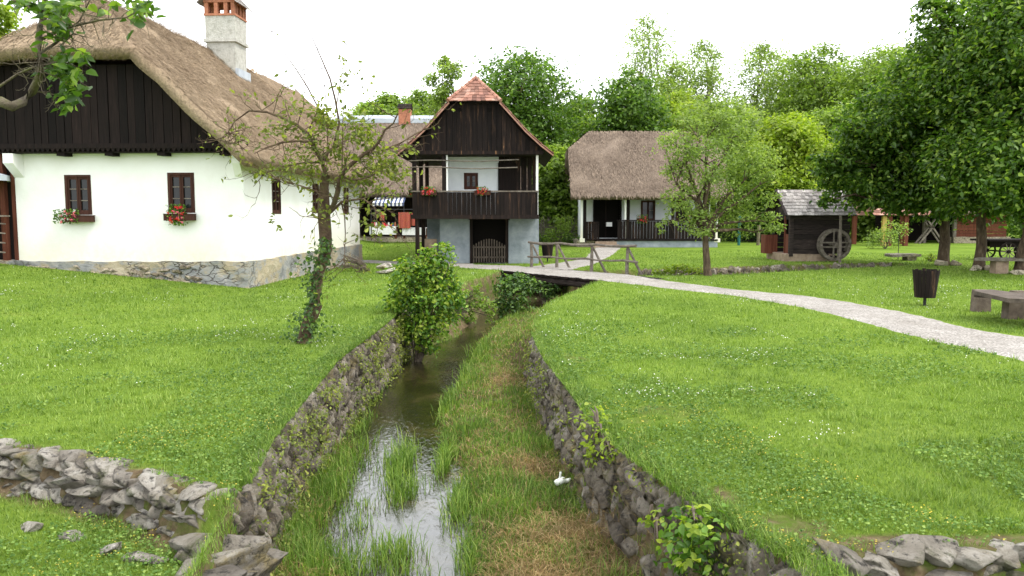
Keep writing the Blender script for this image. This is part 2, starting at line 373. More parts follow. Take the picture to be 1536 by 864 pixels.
def bare(x, y):
    r = 0
    for a, b, sx, sy in ((1.68, 4.78, .26, .2), (2.15, 4.52, .4, .12), (1.42, 5.25, .1, .25), (-2.15, 5.38, .25, .14), (-2.9, 5.85, .3, .1), (1.0, 6.4, .1, .3), (2.9, 4.56, .3, .08)):
        r = np.maximum(r, np.exp(-(((x - a) / sx) ** 2 + ((y - b) / sy) ** 2)))
    return r * (.5 + fbm(x, y, 7, 91))
def soilmask(x, y):
    d = sdist(x, y, CANAL); tl = np.maximum(sdist(x, y, TERR_L), sdist(x, y, TERR_R))
    n = fbm(x, y, 1.3, 21)
    s = sstep(-.16, .02, d) * 1.0
    s = np.maximum(s, sstep(-.15, -.02, tl) * sstep(.35, .2, tl) * sstep(-.1, -.4, d))
    s = np.maximum(s, .9 * sstep(.55, .66, n) * sstep(-1.3, -.3, d) * sstep(14, 9, y) * (x > 0))
    s = np.maximum(s, sstep(.2, .5, bare(x, y)))
    return s
def axis(parts):
    a = []
    for lo, hi, st in parts: a += list(np.arange(lo, hi - 1e-6, st))
    return np.array(a + [parts[-1][1]])
xs = axis([(-400, -60, 34), (-60, -15, 3), (-15, -5, .3), (-5, 3.5, .07), (3.5, 16.5, .22), (16.5, 60, 2), (60, 400, 34)])
ys = axis([(-60, 0, 10), (0, 3.4, .5), (3.4, 14, .08), (14, 34, .16), (34, 60, .8), (60, 120, 5), (120, 900, 60)])
X, Yg = np.meshgrid(xs, ys); Z = height(X, Yg)
V = np.stack([X, Yg, Z], -1).reshape(-1, 3); nx = len(xs); ny = len(ys)
i = (np.arange(ny - 1)[:, None] * nx + np.arange(nx - 1)[None, :]).ravel()
ground = npmesh('ground', V, np.stack([i, i + 1, i + nx + 1, i + nx], 1), M['ground'], smooth=True)
at_ = ground.data.attributes.new('soil', 'FLOAT', 'POINT'); at_.data.foreach_set('value', soilmask(V[:, 0], V[:, 1]).astype(np.float32))
tag(ground, kind='structure')
def gz(x, y): return float(height(np.array([x]), np.array([y]))[0])
# water: one level sheet in the canal
wx = np.linspace(-2.5, 15.2, 60); wy = np.linspace(.5, 32, 100); WX, WY = np.meshgrid(wx, wy)
wi = (np.arange(99)[:, None] * 60 + np.arange(59)[None, :]).ravel()
wf = np.stack([wi, wi + 1, wi + 61, wi + 60], 1); cx = WX.ravel()[wf].mean(1); cy = WY.ravel()[wf].mean(1)
wf = wf[sdist(cx, cy, CANAL) > -.5]
wo = npmesh('water', np.stack([WX, WY, np.full_like(WX, -.925)], -1).reshape(-1, 3), wf, M['water'], smooth=True); tag(wo, kind='structure')

# paths: ragged gravel strips
def strip(name, U, L, dz, n=60, m=8, jit=.07):
    def res(P):
        P = np.array(P, float); s = np.r_[0, np.cumsum(np.hypot(*np.diff(P, axis=0).T))]; t = np.linspace(0, s[-1], n)
        q = np.stack([np.interp(t, s, P[:, 0]), np.interp(t, s, P[:, 1])], 1)
        for _ in range(3): q[1:-1] = (q[:-2] + 2 * q[1:-1] + q[2:]) / 4
        return q
    u = res(U); l = res(L)
    dd = (l - u) / np.linalg.norm(l - u, axis=1, keepdims=True); u = u + dd * (rng.random((n, 1)) - .5) * 2 * jit; l = l + dd * (rng.random((n, 1)) - .5) * 2 * jit
    k = np.linspace(0, 1, m)[None, :, None]; P = u[:, None] * (1 - k) + l[:, None] * k
    z = base_h(P[..., 0], P[..., 1]) + dz - .004
    br = (sdist(P[..., 0], P[..., 1], CANAL) > -.6)
    z = np.where(br, np.maximum(z, .035), z)
    edge = np.minimum(k[..., 0], 1 - k[..., 0]) * (m - 1)
    z = z - .03 * (edge < .5)
    V = np.concatenate([P, z[..., None]], -1).reshape(-1, 3)
    i = (np.arange(n - 1)[:, None] * m + np.arange(m - 1)[None, :]).ravel()
    o = npmesh(name, V, np.stack([i, i + 1, i + m + 1, i + m], 1)[:, ::-1], M['gravel'], smooth=True)
    return tag(o, kind='structure')
up = [(690, 397), (780, 399), (797, 402), (860, 406), (940, 412), (1000, 421), (1100, 434), (1204, 443), (1273, 453), (1378, 472), (1464, 495), (1536, 505), (1700, 535)]
lo = [(690, 402), (745, 405), (800, 411), (890, 420), (950, 427), (1000, 433), (1100, 443), (1204, 462), (1273, 479), (1360, 503), (1447, 522), (1536, 542), (1700, 590)]
strip('path', [gp(*p) for p in up], [gp(*p) for p in lo], .028, 170, 10)
strip('path', [gp(*p) for p in ((893, 371), (878, 388), (838, 394), (780, 402))], [gp(*p) for p in ((932, 371), (916, 384), (890, 396), (852, 406))], .034, 60)
strip('path', [(-30, 38), (-12, 35.5), (-6.4, 33.78), (-4.25, 32.34), (-1.5, 31.2)], [(-30, 36.4), (-12, 33.9), (-6.04, 31.89), (-3.97, 30.4), (-1.4, 29.2)], .024, 90)

# ---------------------------------------------------------------- rocks and rubble walls
def rockproto(seed, subdiv=3):
    r = np.random.default_rng(seed); bm = bmesh.new(); bmesh.ops.create_icosphere(bm, subdivisions=subdiv, radius=1)
    V = np.array([v.co[:] for v in bm.verts]); F = np.array([[v.index for v in f.verts] for f in bm.faces]); bm.free()
    for _ in range(17):
        n = r.normal(size=3); n /= np.linalg.norm(n); d = r.uniform(.42, .72)
        s = V @ n; k = s > d; V[k] -= np.outer(s[k] - d, n)
    V /= np.abs(V).max(0)
    V += .035 * np.array([mnoise.noise_vector(Vector(v * 2.3) + Vector((seed, 0, 0)))[:] for v in V]) + .022 * np.array([mnoise.noise_vector(Vector(v * 7.3) + Vector((seed, 0, 0)))[:] for v in V])
    return V, F
PROTO = [rockproto(s, 4) for s in range(14)]; PROTOL = [rockproto(s) for s in range(20, 34)]
def rocks(name, items, mt, parent=None):
    """items: (centre, half-sizes, z-rotation, tilt)"""
    VV = []; FF = []; b = 0
    for c, hs, rz, tl in items:
        V, F = (PROTO if len(items) < 260 else PROTOL)[int(rng.integers(14))]
        R = (Matrix.Rotation(rz, 3, 'Z') @ Matrix.Rotation(tl, 3, 'X') @ Matrix.Rotation(rng.uniform(-.35, .35), 3, 'Y'))
        Q = V[:, ::1] * np.array(hs); Q = Q @ np.array(R).T + np.array(c); VV.append(Q); FF.append(F + b); b += len(Q)
    return npmesh(name, np.concatenate(VV), np.concatenate(FF), mt, parent)
def rubble(name, line, ztop, zbot, mt, label, size=.16, batter=.08, side=1, cat='stone wall', cap=True, depth=.14, tall=.62, dense=1.12):
    """rows of stones along a polyline; side = which way the face looks (normal sign)"""
    P = np.array(line, float); seg = np.hypot(*np.diff(P, axis=0).T); s = np.r_[0, np.cumsum(seg)]; it = []
    z = zbot; row = 0
    while z < ztop:
        hh = size * rng.uniform(.75, 1.1) * tall; t = rng.uniform(0, size)
        while t < s[-1]:
            L = size * rng.uniform(.55, 1.7)
            j = min(np.searchsorted(s, min(t + L / 2, s[-1] - 1e-4)) - 1, len(seg) - 1); j = max(j, 0)
            e = (P[j + 1] - P[j]) / seg[j]; n = np.array([e[1], -e[0]]) * side
            q = P[j] + e * (min(t + L / 2, s[-1]) - s[j]) + n * (batter * (ztop - z) / (ztop - zbot) - .055 + rng.uniform(-.03, .04))
            zt = ztop + float(base_h(q[0:1], q[1:2])[0])
            if z < zt:
                zz = min(z + hh * .5, zt - hh * (.72 if tall > 1 else .48))
                it.append(((q[0], q[1], zz + rng.uniform(-.02, .02)), (L * .62, depth * rng.uniform(.8, 1.2), hh * rng.uniform(.6, .85)),
                           math.atan2(e[1], e[0]) + rng.uniform(-.15, .15), rng.uniform(-.3, .3)))
            t += L / dense
        z += hh * .93; row += 1
    if cap:
        t = 0
        while t < s[-1]:
            L = size * rng.uniform(.8, 1.8); j = max(min(np.searchsorted(s, t) - 1, len(seg) - 1), 0)
            e = (P[j + 1] - P[j]) / seg[j]; n = np.array([e[1], -e[0]]) * side; q = P[j] + e * (t - s[j]) - n * rng.uniform(-.02, .12)
            if rng.random() < .35:
                it.append(((q[0], q[1], ztop + float(base_h(q[0:1], q[1:2])[0]) - .035), (L * .45, .09, .035), math.atan2(e[1], e[0]), rng.uniform(-.2, .2)))
            t += L
    o = rocks(name, it, mt); tag(o, label, cat); return o
rubble('stone_wall', LW[::-1], .0, -.95, M['rockdark'], 'mossy rubble retaining wall along the left bank of the brook, below the leaning tree', .125, .14, 1, depth=.10, tall=1.65, dense=1.35, cap=False)
rubble('stone_wall', RW, .0, -.95, M['rockdark'], 'dark rubble retaining wall curving along the right bank of the brook', .125, .12, -1, depth=.10, tall=1.6, dense=1.35, cap=False)
rubble('stone_wall', [(-1.80, 5.12)] + TERR_L[1:7], .0, -.42, M['rock'], 'low grey boulder wall stepping down to the lower lawn at the bottom left', .23, .12, -1, depth=.14, tall=.45, dense=2.3)
rubble('stone_wall', [(-1.70, 3.4), (-1.76, 4.4), (-1.84, 5.15)], -.16, -.95, M['rock'], 'short pale boulder wall under the lower lawn beside the water', .23, .06, 1, cap=False, depth=.30)
rubble('stone_wall', [TERR_R[0]] + TERR_R[1:4] + [(9, 4.25)], .0, -.45, M['rock'], 'grey boulder wall edging the right lawn at the bottom right', .25, .10, 1, depth=.15, tall=.45, dense=1.6)
rubble('stone_wall', FAR[::-1], .0, -.8, M['rockdark'], 'long low stone bank wall in front of the water mill', .26, .05, 1, depth=.09, tall=1.3, dense=1.3, cap=False)
# flat stepping rocks of the lower terrace lip
for k in range(9):
    t_ = k / 8; o = rocks('edging_stone', [((-1.95 - 3.1 * t_ + rng.uniform(-.05, .05), 4.86 + 1.38 * t_ + rng.uniform(-.04, .04), -.33), (.17, .07, .045), -.4 + rng.uniform(-.3, .3), 0)], M['rock'])
    tag(o, 'flat half-buried stone in the row below the boulder wall at the lower left', 'stone', 'stones edging the lower lawn')

# ---------------------------------------------------------------- building helpers
def holed_wall(mb, a, b, z0, z1, holes, depth, n):
    """wall from plan point a to b, holes (s0,s1,z0,z1) along it, reveals going inwards along -n"""
    a = Vector((*a, 0)); b = Vector((*b, 0)); L = (b - a).length; e = (b - a) / L; n = Vector((*n, 0))
    S_ = sorted({0, L, *[h[0] for h in holes], *[h[1] for h in holes]}); Z_ = sorted({z0, z1, *[h[2] for h in holes], *[h[3] for h in holes]})
    P = lambda s, z, d=0: a + e * s + Vector((0, 0, z)) - n * d
    for i in range(len(S_) - 1):
        for j in range(len(Z_) - 1):
            cs = (S_[i] + S_[i + 1]) / 2; cz = (Z_[j] + Z_[j + 1]) / 2
            if any(h[0] < cs < h[1] and h[2] < cz < h[3] for h in holes): continue
            mb.add([P(S_[i], Z_[j]), P(S_[i + 1], Z_[j]), P(S_[i + 1], Z_[j + 1]), P(S_[i], Z_[j + 1])], [(0, 1, 2, 3)])
    for s0, s1, h0, h1 in holes:
        q = [(s0, h0), (s1, h0), (s1, h1), (s0, h1)]
        for k in range(4):
            p0, p1 = q[k], q[(k + 1) % 4]
            mb.add([P(*p0), P(*p1), P(*p1, depth), P(*p0, depth)], [(0, 1, 2, 3)])
        mb.add([P(*p, depth) for p in q], [(0, 1, 2, 3)])
def window(parent, loc, rz, w, h, name='window', rows=3, fr='frame', proud=.03, inset=.07):
    """casement: outer frame, two leaves with glazing bars, glass behind"""
    f = MB(); t = .065
    for x0, x1, z0, z1 in ((-w / 2, -w / 2 + t, 0, h), (w / 2 - t, w / 2, 0, h), (-w / 2 + t, w / 2 - t, h - t, h), (-w / 2 + t, w / 2 - t, 0, t)):
        f.box(x0, x1, -proud, inset + .02, z0, z1)
    o = f.build(name, M[fr], parent); o.location = loc; o.rotation_euler = (0, 0, rz)
    s = MB(); iw = w - 2 * t
    for sx in (-1, 1):
        xa, xb = (-iw / 2, -.004) if sx < 0 else (.004, iw / 2)
        for b0, b1, c0, c1 in ((xa, xa + .045, t, h - t), (xb - .045, xb, t, h - t), (xa + .045, xb - .045, t, t + .05), (xa + .045, xb - .045, h - t - .05, h - t)):
            s.box(b0, b1, -.008, .035, c0, c1)
    s.build('sash', M[fr], o)
    g = MB()
    for r in range(1, rows):
        z = t + (h - 2 * t) * r / rows
        for sx in (-1, 1):
            xa, xb = (-iw / 2 + .045, -.05) if sx < 0 else (.05, iw / 2 - .045)
            g.box(xa, xb, .0, .028, z - .012, z + .012)
    sep(g, 'glazing_bar', M['greywood'], o)
    p_ = MB(); p_.box(-iw / 2, iw / 2, .038, .046, t, h - t); p_.build('pane', M['glass'], o)
    return o
def thatch_roof(parent, W, L, H, zh, sb, loc, rz, mt, thick=.32, seed=1, strands=9000, name='thatched_roof', back=True, slen=.3, swid=.012):
    """ridge along local y, eaves at x=+-W/2 z=0; clipped (half-hip) gables with eaves at height zh and ridge set back sb"""
    xh = W / 2 * (1 - zh / H); bm = bmesh.new(); r = np.random.default_rng(seed)
    def face(pts, nu, nv):
        a, b, c, d = [Vector(p) for p in pts]; g = []
        for j in range(nv + 1):
            tv = j / nv; g.append([bm.verts.new((a.lerp(b, i / nu)).lerp(d.lerp(c, i / nu), tv)) for i in range(nu + 1)])
        for j in range(nv):
            for i in range(nu):
                try: bm.faces.new((g[j][i], g[j][i + 1], g[j + 1][i + 1], g[j + 1][i]))
                except ValueError: pass
    faces = []
    for sx in (1, -1):
        e = sx * W / 2; hx = sx * xh
        lowq = [(e, 0, 0), (e, L, 0), (hx, L, zh), (hx, 0, zh)]
        upq = [(hx, 0, zh), (hx, L, zh), (0, L - sb if back else L, H), (0, sb, H)]
        if sx < 0: lowq = [lowq[k] for k in (1, 0, 3, 2)]; upq = [upq[k] for k in (1, 0, 3, 2)]
        faces += [lowq, upq]
    faces.append([(-xh, 0, zh), (xh, 0, zh), (.001, sb, H), (-.001, sb, H)])
    if back: faces.append([(xh, L, zh), (-xh, L, zh), (-.001, L - sb, H), (.001, L - sb, H)])
    for q in faces:
        w_ = max((Vector(q[0]) - Vector(q[1])).length, .3); h_ = (Vector(q[0]) - Vector(q[3])).length
        face(q, max(2, int(w_ / .3)), max(2, int(h_ / .3)))
    bmesh.ops.remove_doubles(bm, verts=bm.verts, dist=.004)
    inner = [v for v in bm.verts if not v.is_boundary]
    for _ in range(3): bmesh.ops.smooth_vert(bm, verts=inner, factor=.5, use_axis_x=True, use_axis_y=True, use_axis_z=True)
    bmesh.ops.recalc_face_normals(bm, faces=bm.faces)
    if sum(f.normal.z for f in bm.faces) < 0: bmesh.ops.reverse_faces(bm, faces=bm.faces)
    for v in bm.verts:
        n = v.normal; v.co += n * (mnoise.noise(v.co * .9 + Vector((seed * 3, 0, 0))) * .07 + mnoise.noise(v.co * 3.1) * .03)
    me = bpy.data.meshes.new(name); bm.to_mesh(me); bm.free()
    o = link(name, me, mt, parent, True); o.location = loc; o.rotation_euler = (0, 0, rz)
    so_ = o.modifiers.new('thickness', 'SOLIDIFY'); so_.thickness = thick; so_.offset = -1
    # reed ends laid down the slope
    areas = []; fl = []
    for q in faces:
        q = [np.array(p, float) for p in q]; areas.append(np.linalg.norm(np.cross(q[1] - q[0], q[3] - q[0])) + np.linalg.norm(np.cross(q[3] - q[2], q[1] - q[2]))); fl.append(q)
    areas = np.array(areas); cnt = (strands * areas / areas.sum()).astype(int); VV = []
    for q, c in zip(fl, cnt):
        a, b, cc, d = q; u = r.random((c, 1)); v_ = r.random((c, 1)) ** 1.0
        P = (a * (1 - u) + b * u) * (1 - v_) + (d * (1 - u) + cc * u) * v_
        n = np.cross(b - a, d - a); n /= np.linalg.norm(n); n = n if n[2] > 0 else -n
        dn = (a + b) / 2 - (cc + d) / 2; dn /= np.linalg.norm(dn); sd_ = np.cross(n, dn)
        D = dn + sd_ * r.normal(0, .22, (c, 1)); D /= np.linalg.norm(D, axis=1, keepdims=True)
        ln = slen * r.uniform(.5, 1.3, (c, 1)); wd = swid * r.uniform(.6, 1.6, (c, 1)); Wd = np.cross(D, n)
        up0 = n * r.uniform(.0, .03, (c, 1)); up1 = n * r.uniform(.03, .075, (c, 1))
        VV.append(np.stack([P + up0 - Wd * wd, P + up0 + Wd * wd, P + up1 + D * ln], 1))
    # fringe at the eaves, a ragged cut edge
    for q in (fl[0], fl[2], fl[4]) + ((fl[5],) if back else ()):
        a, b, cc, d = q; L_ = np.linalg.norm(b - a); c = int(L_ * strands / 260); u = r.random((c, 1)); P = a * (1 - u) + b * u
        n = np.cross(b - a, d - a); n /= np.linalg.norm(n); n = n if n[2] > 0 else -n
        dn = (a + b) / 2 - (cc + d) / 2; dn /= np.linalg.norm(dn)
        P = P - n * r.uniform(0, thick, (c, 1)); e_ = (b - a) / L_
        VV.append(np.stack([P - e_ * swid - dn * .1, P + e_ * swid - dn * .1, P + dn * r.uniform(.02, .11, (c, 1)) + e_ * r.normal(0, .03, (c, 1))], 1))
    A = np.concatenate(VV).reshape(-1, 3)
    s_ = npmesh('reed', A, np.arange(len(A)).reshape(-1, 3), mt, o)
    return o
def courses(mb, A, B, C_, D, nrow, tw, th=.025, jit=.01, lift=.02):
    """overlapping tiles; A,B eave corners, C,D upper corners (C over B)"""
    A, B, C_, D = map(Vector, (A, B, C_, D)); n = (B - A).cross(D - A).normalized()
    if n.z < 0: n = -n
    for r_ in range(nrow):
        t0 = r_ / nrow; t1 = min((r_ + 1.25) / nrow, 1); a0 = A.lerp(D, t0); b0 = B.lerp(C_, t0); a1 = A.lerp(D, t1); b1 = B.lerp(C_, t1)
        w_ = (b0 - a0).length
        if w_ < tw * .4: continue
        k = max(1, round(w_ / tw)); off = (r_ % 2) * .5 / k
        for i in range(-1, k):
            u0 = max(0, i / k + off); u1 = min(1, (i + 1) / k + off)
            if u1 - u0 < .15 / k: continue
            g = .004 / w_; j = n * random.uniform(0, jit); q0 = a0.lerp(b0, u0 + g); q1 = a0.lerp(b0, u1 - g); q2 = a1.lerp(b1, u1 - g); q3 = a1.lerp(b1, u0 + g)
            dd = (A - D).normalized() * random.uniform(0, jit * 2)
            lo_ = [q0 + n * lift + j + dd, q1 + n * lift + j + dd, q2 + j * .3, q3 + j * .3]
            mb.add([p_ - n * .0 for p_ in lo_] + [p_ + n * th for p_ in lo_], [(0, 3, 2, 1), (4, 5, 6, 7), (0, 1, 5, 4), (1, 2, 6, 5), (2, 3, 7, 6), (3, 0, 4, 7)])
def gable_boards(mb, xl, xr, z0, top, y, bw=.2, th=.03, gap=.008, zj=.0, scallop=0):
    x = xl
    while x < xr - .02:
        w_ = min(bw * random.uniform(.8, 1.2), xr - x); t0 = top(x + .004); t1 = top(x + w_ - gap); j = random.uniform(-.012, .012); zb = z0 + random.uniform(-zj, zj)
        if max(t0, t1) > zb + .02:
            t0 = max(t0, zb + .01); t1 = max(t1, zb + .01)
            mb.add([(x + .004, y + j, zb), (x + w_ - gap, y + j, zb), (x + w_ - gap, y + j + th, zb), (x + .004, y + j + th, zb),
                    (x + .004, y + j, t0), (x + w_ - gap, y + j, t1), (x + w_ - gap, y + j + th, t1), (x + .004, y + j + th, t0)],
                   [(0, 3, 2, 1), (4, 5, 6, 7), (0, 1, 5, 4), (1, 2, 6, 5), (2, 3, 7, 6), (3, 0, 4, 7)])
        x += w_

# ---------------------------------------------------------------- the white thatched cottage, left
cot = thing('thatched_cottage', 'large white limewashed cottage with dark boarded gable and tall chimney at the left', 'house', (-6.84, 20.62, 0), -math.radians(3))
mb = MB()
WF = [(-4.70, 1.90, .70, 1.02), (-1.98, 1.95, .70, 1.02)]         # u of left edge, sill z, w, h
holed_wall(mb, (-6.02, 0), (0, 0), .55, 3.62, [(6.02 + u, 6.02 + u + w_, z, z + h) for u, z, w_, h in WF], .22, (0, -1))
WS = [(2.05, 1.92, .72, 1.0), (5.85, 1.95, .72, .98), (9.75, 1.92, .72, 1.0)]
holed_wall(mb, (0, 0), (0, 12.2), .55, 3.62, [(u, u + w_, z, z + h) for u, z, w_, h in WS], .22, (1, 0))
mb.add([(-6.02, 0, .5), (-6.02, 12.2, .5), (-6.02, 12.2, 3.62), (-6.02, 0, 3.62)], [(0, 1, 2, 3)])
mb.add([(0, 12.2, .5), (-8.6, 12.2, .5), (-8.6, 12.2, 3.62), (0, 12.2, 3.62)], [(0, 1, 2, 3)])
mb.add([(-6.02, 1.6, .5), (-8.6, 1.6, .5), (-8.6, 1.6, 3.62), (-6.02, 1.6, 3.62)], [(0, 1, 2, 3)])
mb.build('wall', M['white'], cot)
# rough rubble plinth, standing proud
def rough_box(parent, name, x0, x1, y0, y1, z0, z1, mt, amp=.05, st=.16, sc=2.0, top_amp=.03):
    bm = bmesh.new(); bmesh.ops.create_cube(bm, size=1)
    for v in bm.verts: v.co = Vector(((x0 + x1) / 2 + v.co.x * (x1 - x0), (y0 + y1) / 2 + v.co.y * (y1 - y0), (z0 + z1) / 2 + v.co.z * (z1 - z0)))
    for ax in range(3):
        lo_, hi_ = ((x0, x1), (y0, y1), (z0, z1))[ax]; n_ = int((hi_ - lo_) / st)
        for k in range(1, n_):
            co = [0, 0, 0]; no = [0, 0, 0]; co[ax] = lo_ + (hi_ - lo_) * k / n_; no[ax] = 1
            bmesh.ops.bisect_plane(bm, geom=bm.verts[:] + bm.edges[:] + bm.faces[:], plane_co=co, plane_no=no)
    for v in bm.verts:
        q = v.co * sc; d = mnoise.noise_vector(q) * amp + mnoise.noise_vector(q * 3.3) * amp * .5; v.co += Vector((d.x, d.y, d.z * top_amp / amp))
    me = bpy.data.meshes.new(name); bm.to_mesh(me); bm.free(); return link(name, me, mt, parent)
rough_box(cot, 'plinth', -8.7, .07, -.08, 12.3, -.25, .70, M['plinth'], .045)
it = []
for k in range(44):
    u = -6.6 + k * .125 + rng.uniform(-.03, .03); zt = .62 - .0 * k; zb = .095 * max(0, -(u + .3) * .95)
    for z in np.arange(zb + .05, .56, .13):
        if rng.random() < .62 - .3 * abs(u + 2.6) / 4: it.append(((u, -.10, z), (rng.uniform(.09, .17), .05, rng.uniform(.04, .065)), 0, 0))
rocks('rubble', it, M['paleslab'], cot)
for sx, u in ((-1, -6.02), (1, -.20)):                            # corbels under the gable
    c_ = MB(); ww = .26 if sx < 0 else .2; x0 = u; dd = .42 if sx < 0 else .22
    c_.add([(x0, 0, 2.85), (x0 + ww, 0, 2.85), (x0 + ww, -.06, 2.9), (x0, -.06, 2.9), (x0, -dd, 3.2), (x0 + ww, -dd, 3.2), (x0, -dd, 3.44), (x0 + ww, -dd, 3.44), (x0, 0, 3.44), (x0 + ww, 0, 3.44)],
           [(0, 1, 2, 3), (3, 2, 5, 4), (4, 5, 7, 6), (6, 7, 9, 8), (0, 3, 4, 6, 8), (1, 9, 7, 5, 2)])
    c_.build('corbel', M['white'], cot)
for u, z, w_, h in WF: window(cot, (u + w_ / 2, .02, z), 0, w_, h)
for u, z, w_, h in WS: window(cot, (-.02, u + w_ / 2, z), PI / 2, w_, h)
# boarded gable
xh = 4.8 * (1 - (5.8 - 3.15) / 4.5)
gtop = lambda x: min(5.62, 3.05 + (4.7 - abs(x + 4.2)) * .915)
mb = MB(); gable_boards(mb, -8.75, .35, 3.52, gtop, -.38, .23, .035, .012); mb.build('gable_board', M['darkwood'], cot)
mb = MB(); mb.add([(-8.75, -.30, 3.5), (.35, -.30, 3.5), (-2.2, -.30, 5.5), (-6.2, -.30, 5.5)], [(0, 1, 2, 3)]); mb.build('gable_shade_sheet', M['shade_black'], cot)  # near-black sheet puts shade into the gaps between the boards
mb = MB(); mb.box(-8.8, .30, -.43, -.385, 3.56, 3.68)
x = -8.8
while x < .25:                                                      # scalloped lower trim
    mb.add([(x, -.42, 3.56), (x + .13, -.42, 3.56), (x + .065, -.42, 3.47), (x, -.39, 3.56), (x + .13, -.39, 3.56), (x + .065, -.39, 3.47)], [(0, 2, 1), (3, 4, 5), (0, 3, 5, 2), (1, 2, 5, 4)]); x += .13
mb.build('gable_trim', M['darkwood'], cot)
mb = MB()
for u in (-4.55, -3.3, -1.95, -.35): mb.box(u - .1, u + .1, -.36, 0, 3.38, 3.5)
sep(mb, 'beam_end', M['darkwood'], cot)
mb = MB(); mb.box(-8.5, .12, -.36, 12.4, 3.46, 3.50); mb.build('soffit', M['darkwood'], cot)
roof = thatch_roof(cot, 9.6, 13.6, 4.5, 2.62, 2.1, (-4.2, -.95, 3.28), 0, M['thatch'], .30, 3, 120000, slen=.17, swid=.008)
thatch_roof(cot, 3.4, 6.5, 1.6, .8, .6, (-4.2, 11.5, 6.15), 0, M['thatch'], .3, 4, 5000, name='rear_thatch')
mb = MB()
for sx in (1, -1):
    X0 = -4.2
    mb.beam((X0 + sx * 2.02, -.80, 5.62), (X0 + sx * 4.72, -.80, 3.14), .06, .19, (0, -1, 0))
sep(mb, 'barge_board', M['goldwood'], cot)
# chimney
ch = MB(); ch.box(-4.42, -3.42, 7.5, 8.5, 6.0, 8.02); chim = ch.build('chimney', M['roughcast'], cot); chim.location = (.34, 0, -.20)
c2 = MB(); c2.box(-4.50, -3.34, 7.42, 8.58, 8.02, 8.12); c2.box(-4.44, -3.40, 7.48, 8.52, 8.12, 8.90); c2.build('upper_stack', M['roughcast'], chim)
c3 = MB(); c3.box(-4.47, -3.37, 7.45, 8.55, 8.90, 8.97)
for q in (-4.45, -4.11, -3.77, -3.52):
    c3.box(q, q + .13, 7.47, 7.6, 8.97, 9.34); c3.box(q, q + .13, 8.4, 8.53, 8.97, 9.34)
for q in (7.6, 7.93, 8.2):
    c3.box(-3.52, -3.39, q + .05, q + .15, 8.97, 9.34); c3.box(-4.45, -4.32, q + .05, q + .15, 8.97, 9.34)
c3.box(-4.47, -3.37, 7.45, 8.55, 9.34, 9.42); c3.build('brick_arcade', M['brick'], chim)
c4 = MB(); c4.add([(-4.47, 7.45, 9.42), (-3.37, 7.45, 9.42), (-3.92, 7.45, 9.95), (-4.47, 8.55, 9.42), (-3.37, 8.55, 9.42), (-3.92, 8.55, 9.95)], [(0, 1, 2), (3, 5, 4), (0, 3, 4, 1)])
c4.build('chimney_gable', M['roughcast'], chim)
c5 = MB()
courses(c5, (-3.24, 7.25, 9.27), (-3.24, 8.75, 9.27), (-3.92, 8.75, 9.98), (-3.92, 7.25, 9.98), 5, .2)
courses(c5, (-4.60, 8.75, 9.27), (-4.60, 7.25, 9.27), (-3.92, 7.25, 9.98), (-3.92, 8.75, 9.98), 5, .2)
c5.build('chimney_roof', M['shingle'], chim)
c6 = MB(); c6.box(-3.41, -3.30, 7.44, 8.56, 6.7, 7.12); c6.build('flashing', M['zinc'], chim)
# porch at the far left end
mb = MB(); mb.box(-6.42, -6.30, -.05, .1, .6, 3.5); mb.box(-6.12, -6.03, -.02, .12, .7, 3.4); mb.box(-7.9, -7.78, -.05, .1, .6, 3.5); sep(mb, 'porch_post', M['redwood'], cot)
mb = MB(); mb.box(-8.6, -6.05, .7, .76, .6, 3.4); mb.build('porch_boarding', M['darkwood'], cot)
aw = thing('market_umbrella', 'pale grey umbrella canopy just showing at the left edge beside the white cottage', 'umbrella', (-13.6, 20.8, .6))
mb = MB(); mb.lathe([(0, 2.55), (.5, 2.42), (.96, 2.28), (.97, 2.14)], 8); mb.build('canopy', M['zinc'], aw); mb = MB(); mb.tube([(0, 0, 0), (0, 0, 2.55)], .025); mb.build('pole', M['greywood'], aw)
aw.location = (-13.75, 20.5, gz(-13.75, 20.5) - .02); aw.scale = (1, 1, .98)
rk = thing('plant_rack', 'slatted wooden plant rack leaning at the left edge against the cottage porch', 'rack', (-13.45, 20.55, .62), 0)
mb = MB()
for x_ in (-.35, .32): mb.beam((x_, -.25, -.1), (x_ + .02, -.1, 1.2), .07)
for z in np.arange(.1, 1.15, .24): mb.beam((-.5, -.26 + z * .1, z + .05), (.62, -.26 + z * .1, z - .06), .05, .03)
mb.build('lattice', M['greywood'], rk); mb = MB(); mb.box(-.6, .6, -.2, .1, 1.18, 1.22); mb.build('shelf', M['greywood'], rk)

# ---------------------------------------------------------------- the raised granary house in the middle
bn = thing('granary_house', 'tall dark boarded granary house with tiled half-hipped roof, balcony and grey-blue stone base', 'house', (-.89, 31.5, 0))
bx = -.89
mb = MB(); a0 = -1.94; a1 = 1.94; d0 = -1.56 - bx; d1 = -.23 - bx
holed_wall(mb, (a0, 0), (a1, 0), -.1, 1.86, [(d0 - a0, d1 - a0, 0, 1.70)], 1.2, (0, -1))
mb.add([(a1, 0, -.1), (a1, 6, -.1), (a1, 6, 1.86), (a1, 0, 1.86)], [(0, 1, 2, 3)])
mb.add([(a0, 0, -.1), (a0, 6, -.1), (a0, 6, 1.86), (a0, 0, 1.86)], [(0, 1, 2, 3)])
mb.build('stone_base', M['bluewall'], bn)
mb = MB(); mb.add([(-2.6, 1.6, -.1), (a0, 1.6, -.1), (a0, 1.6, 1.86), (-2.6, 1.6, 1.86)], [(0, 1, 2, 3)]); mb.build('side_wall', M['bluewall'], bn)
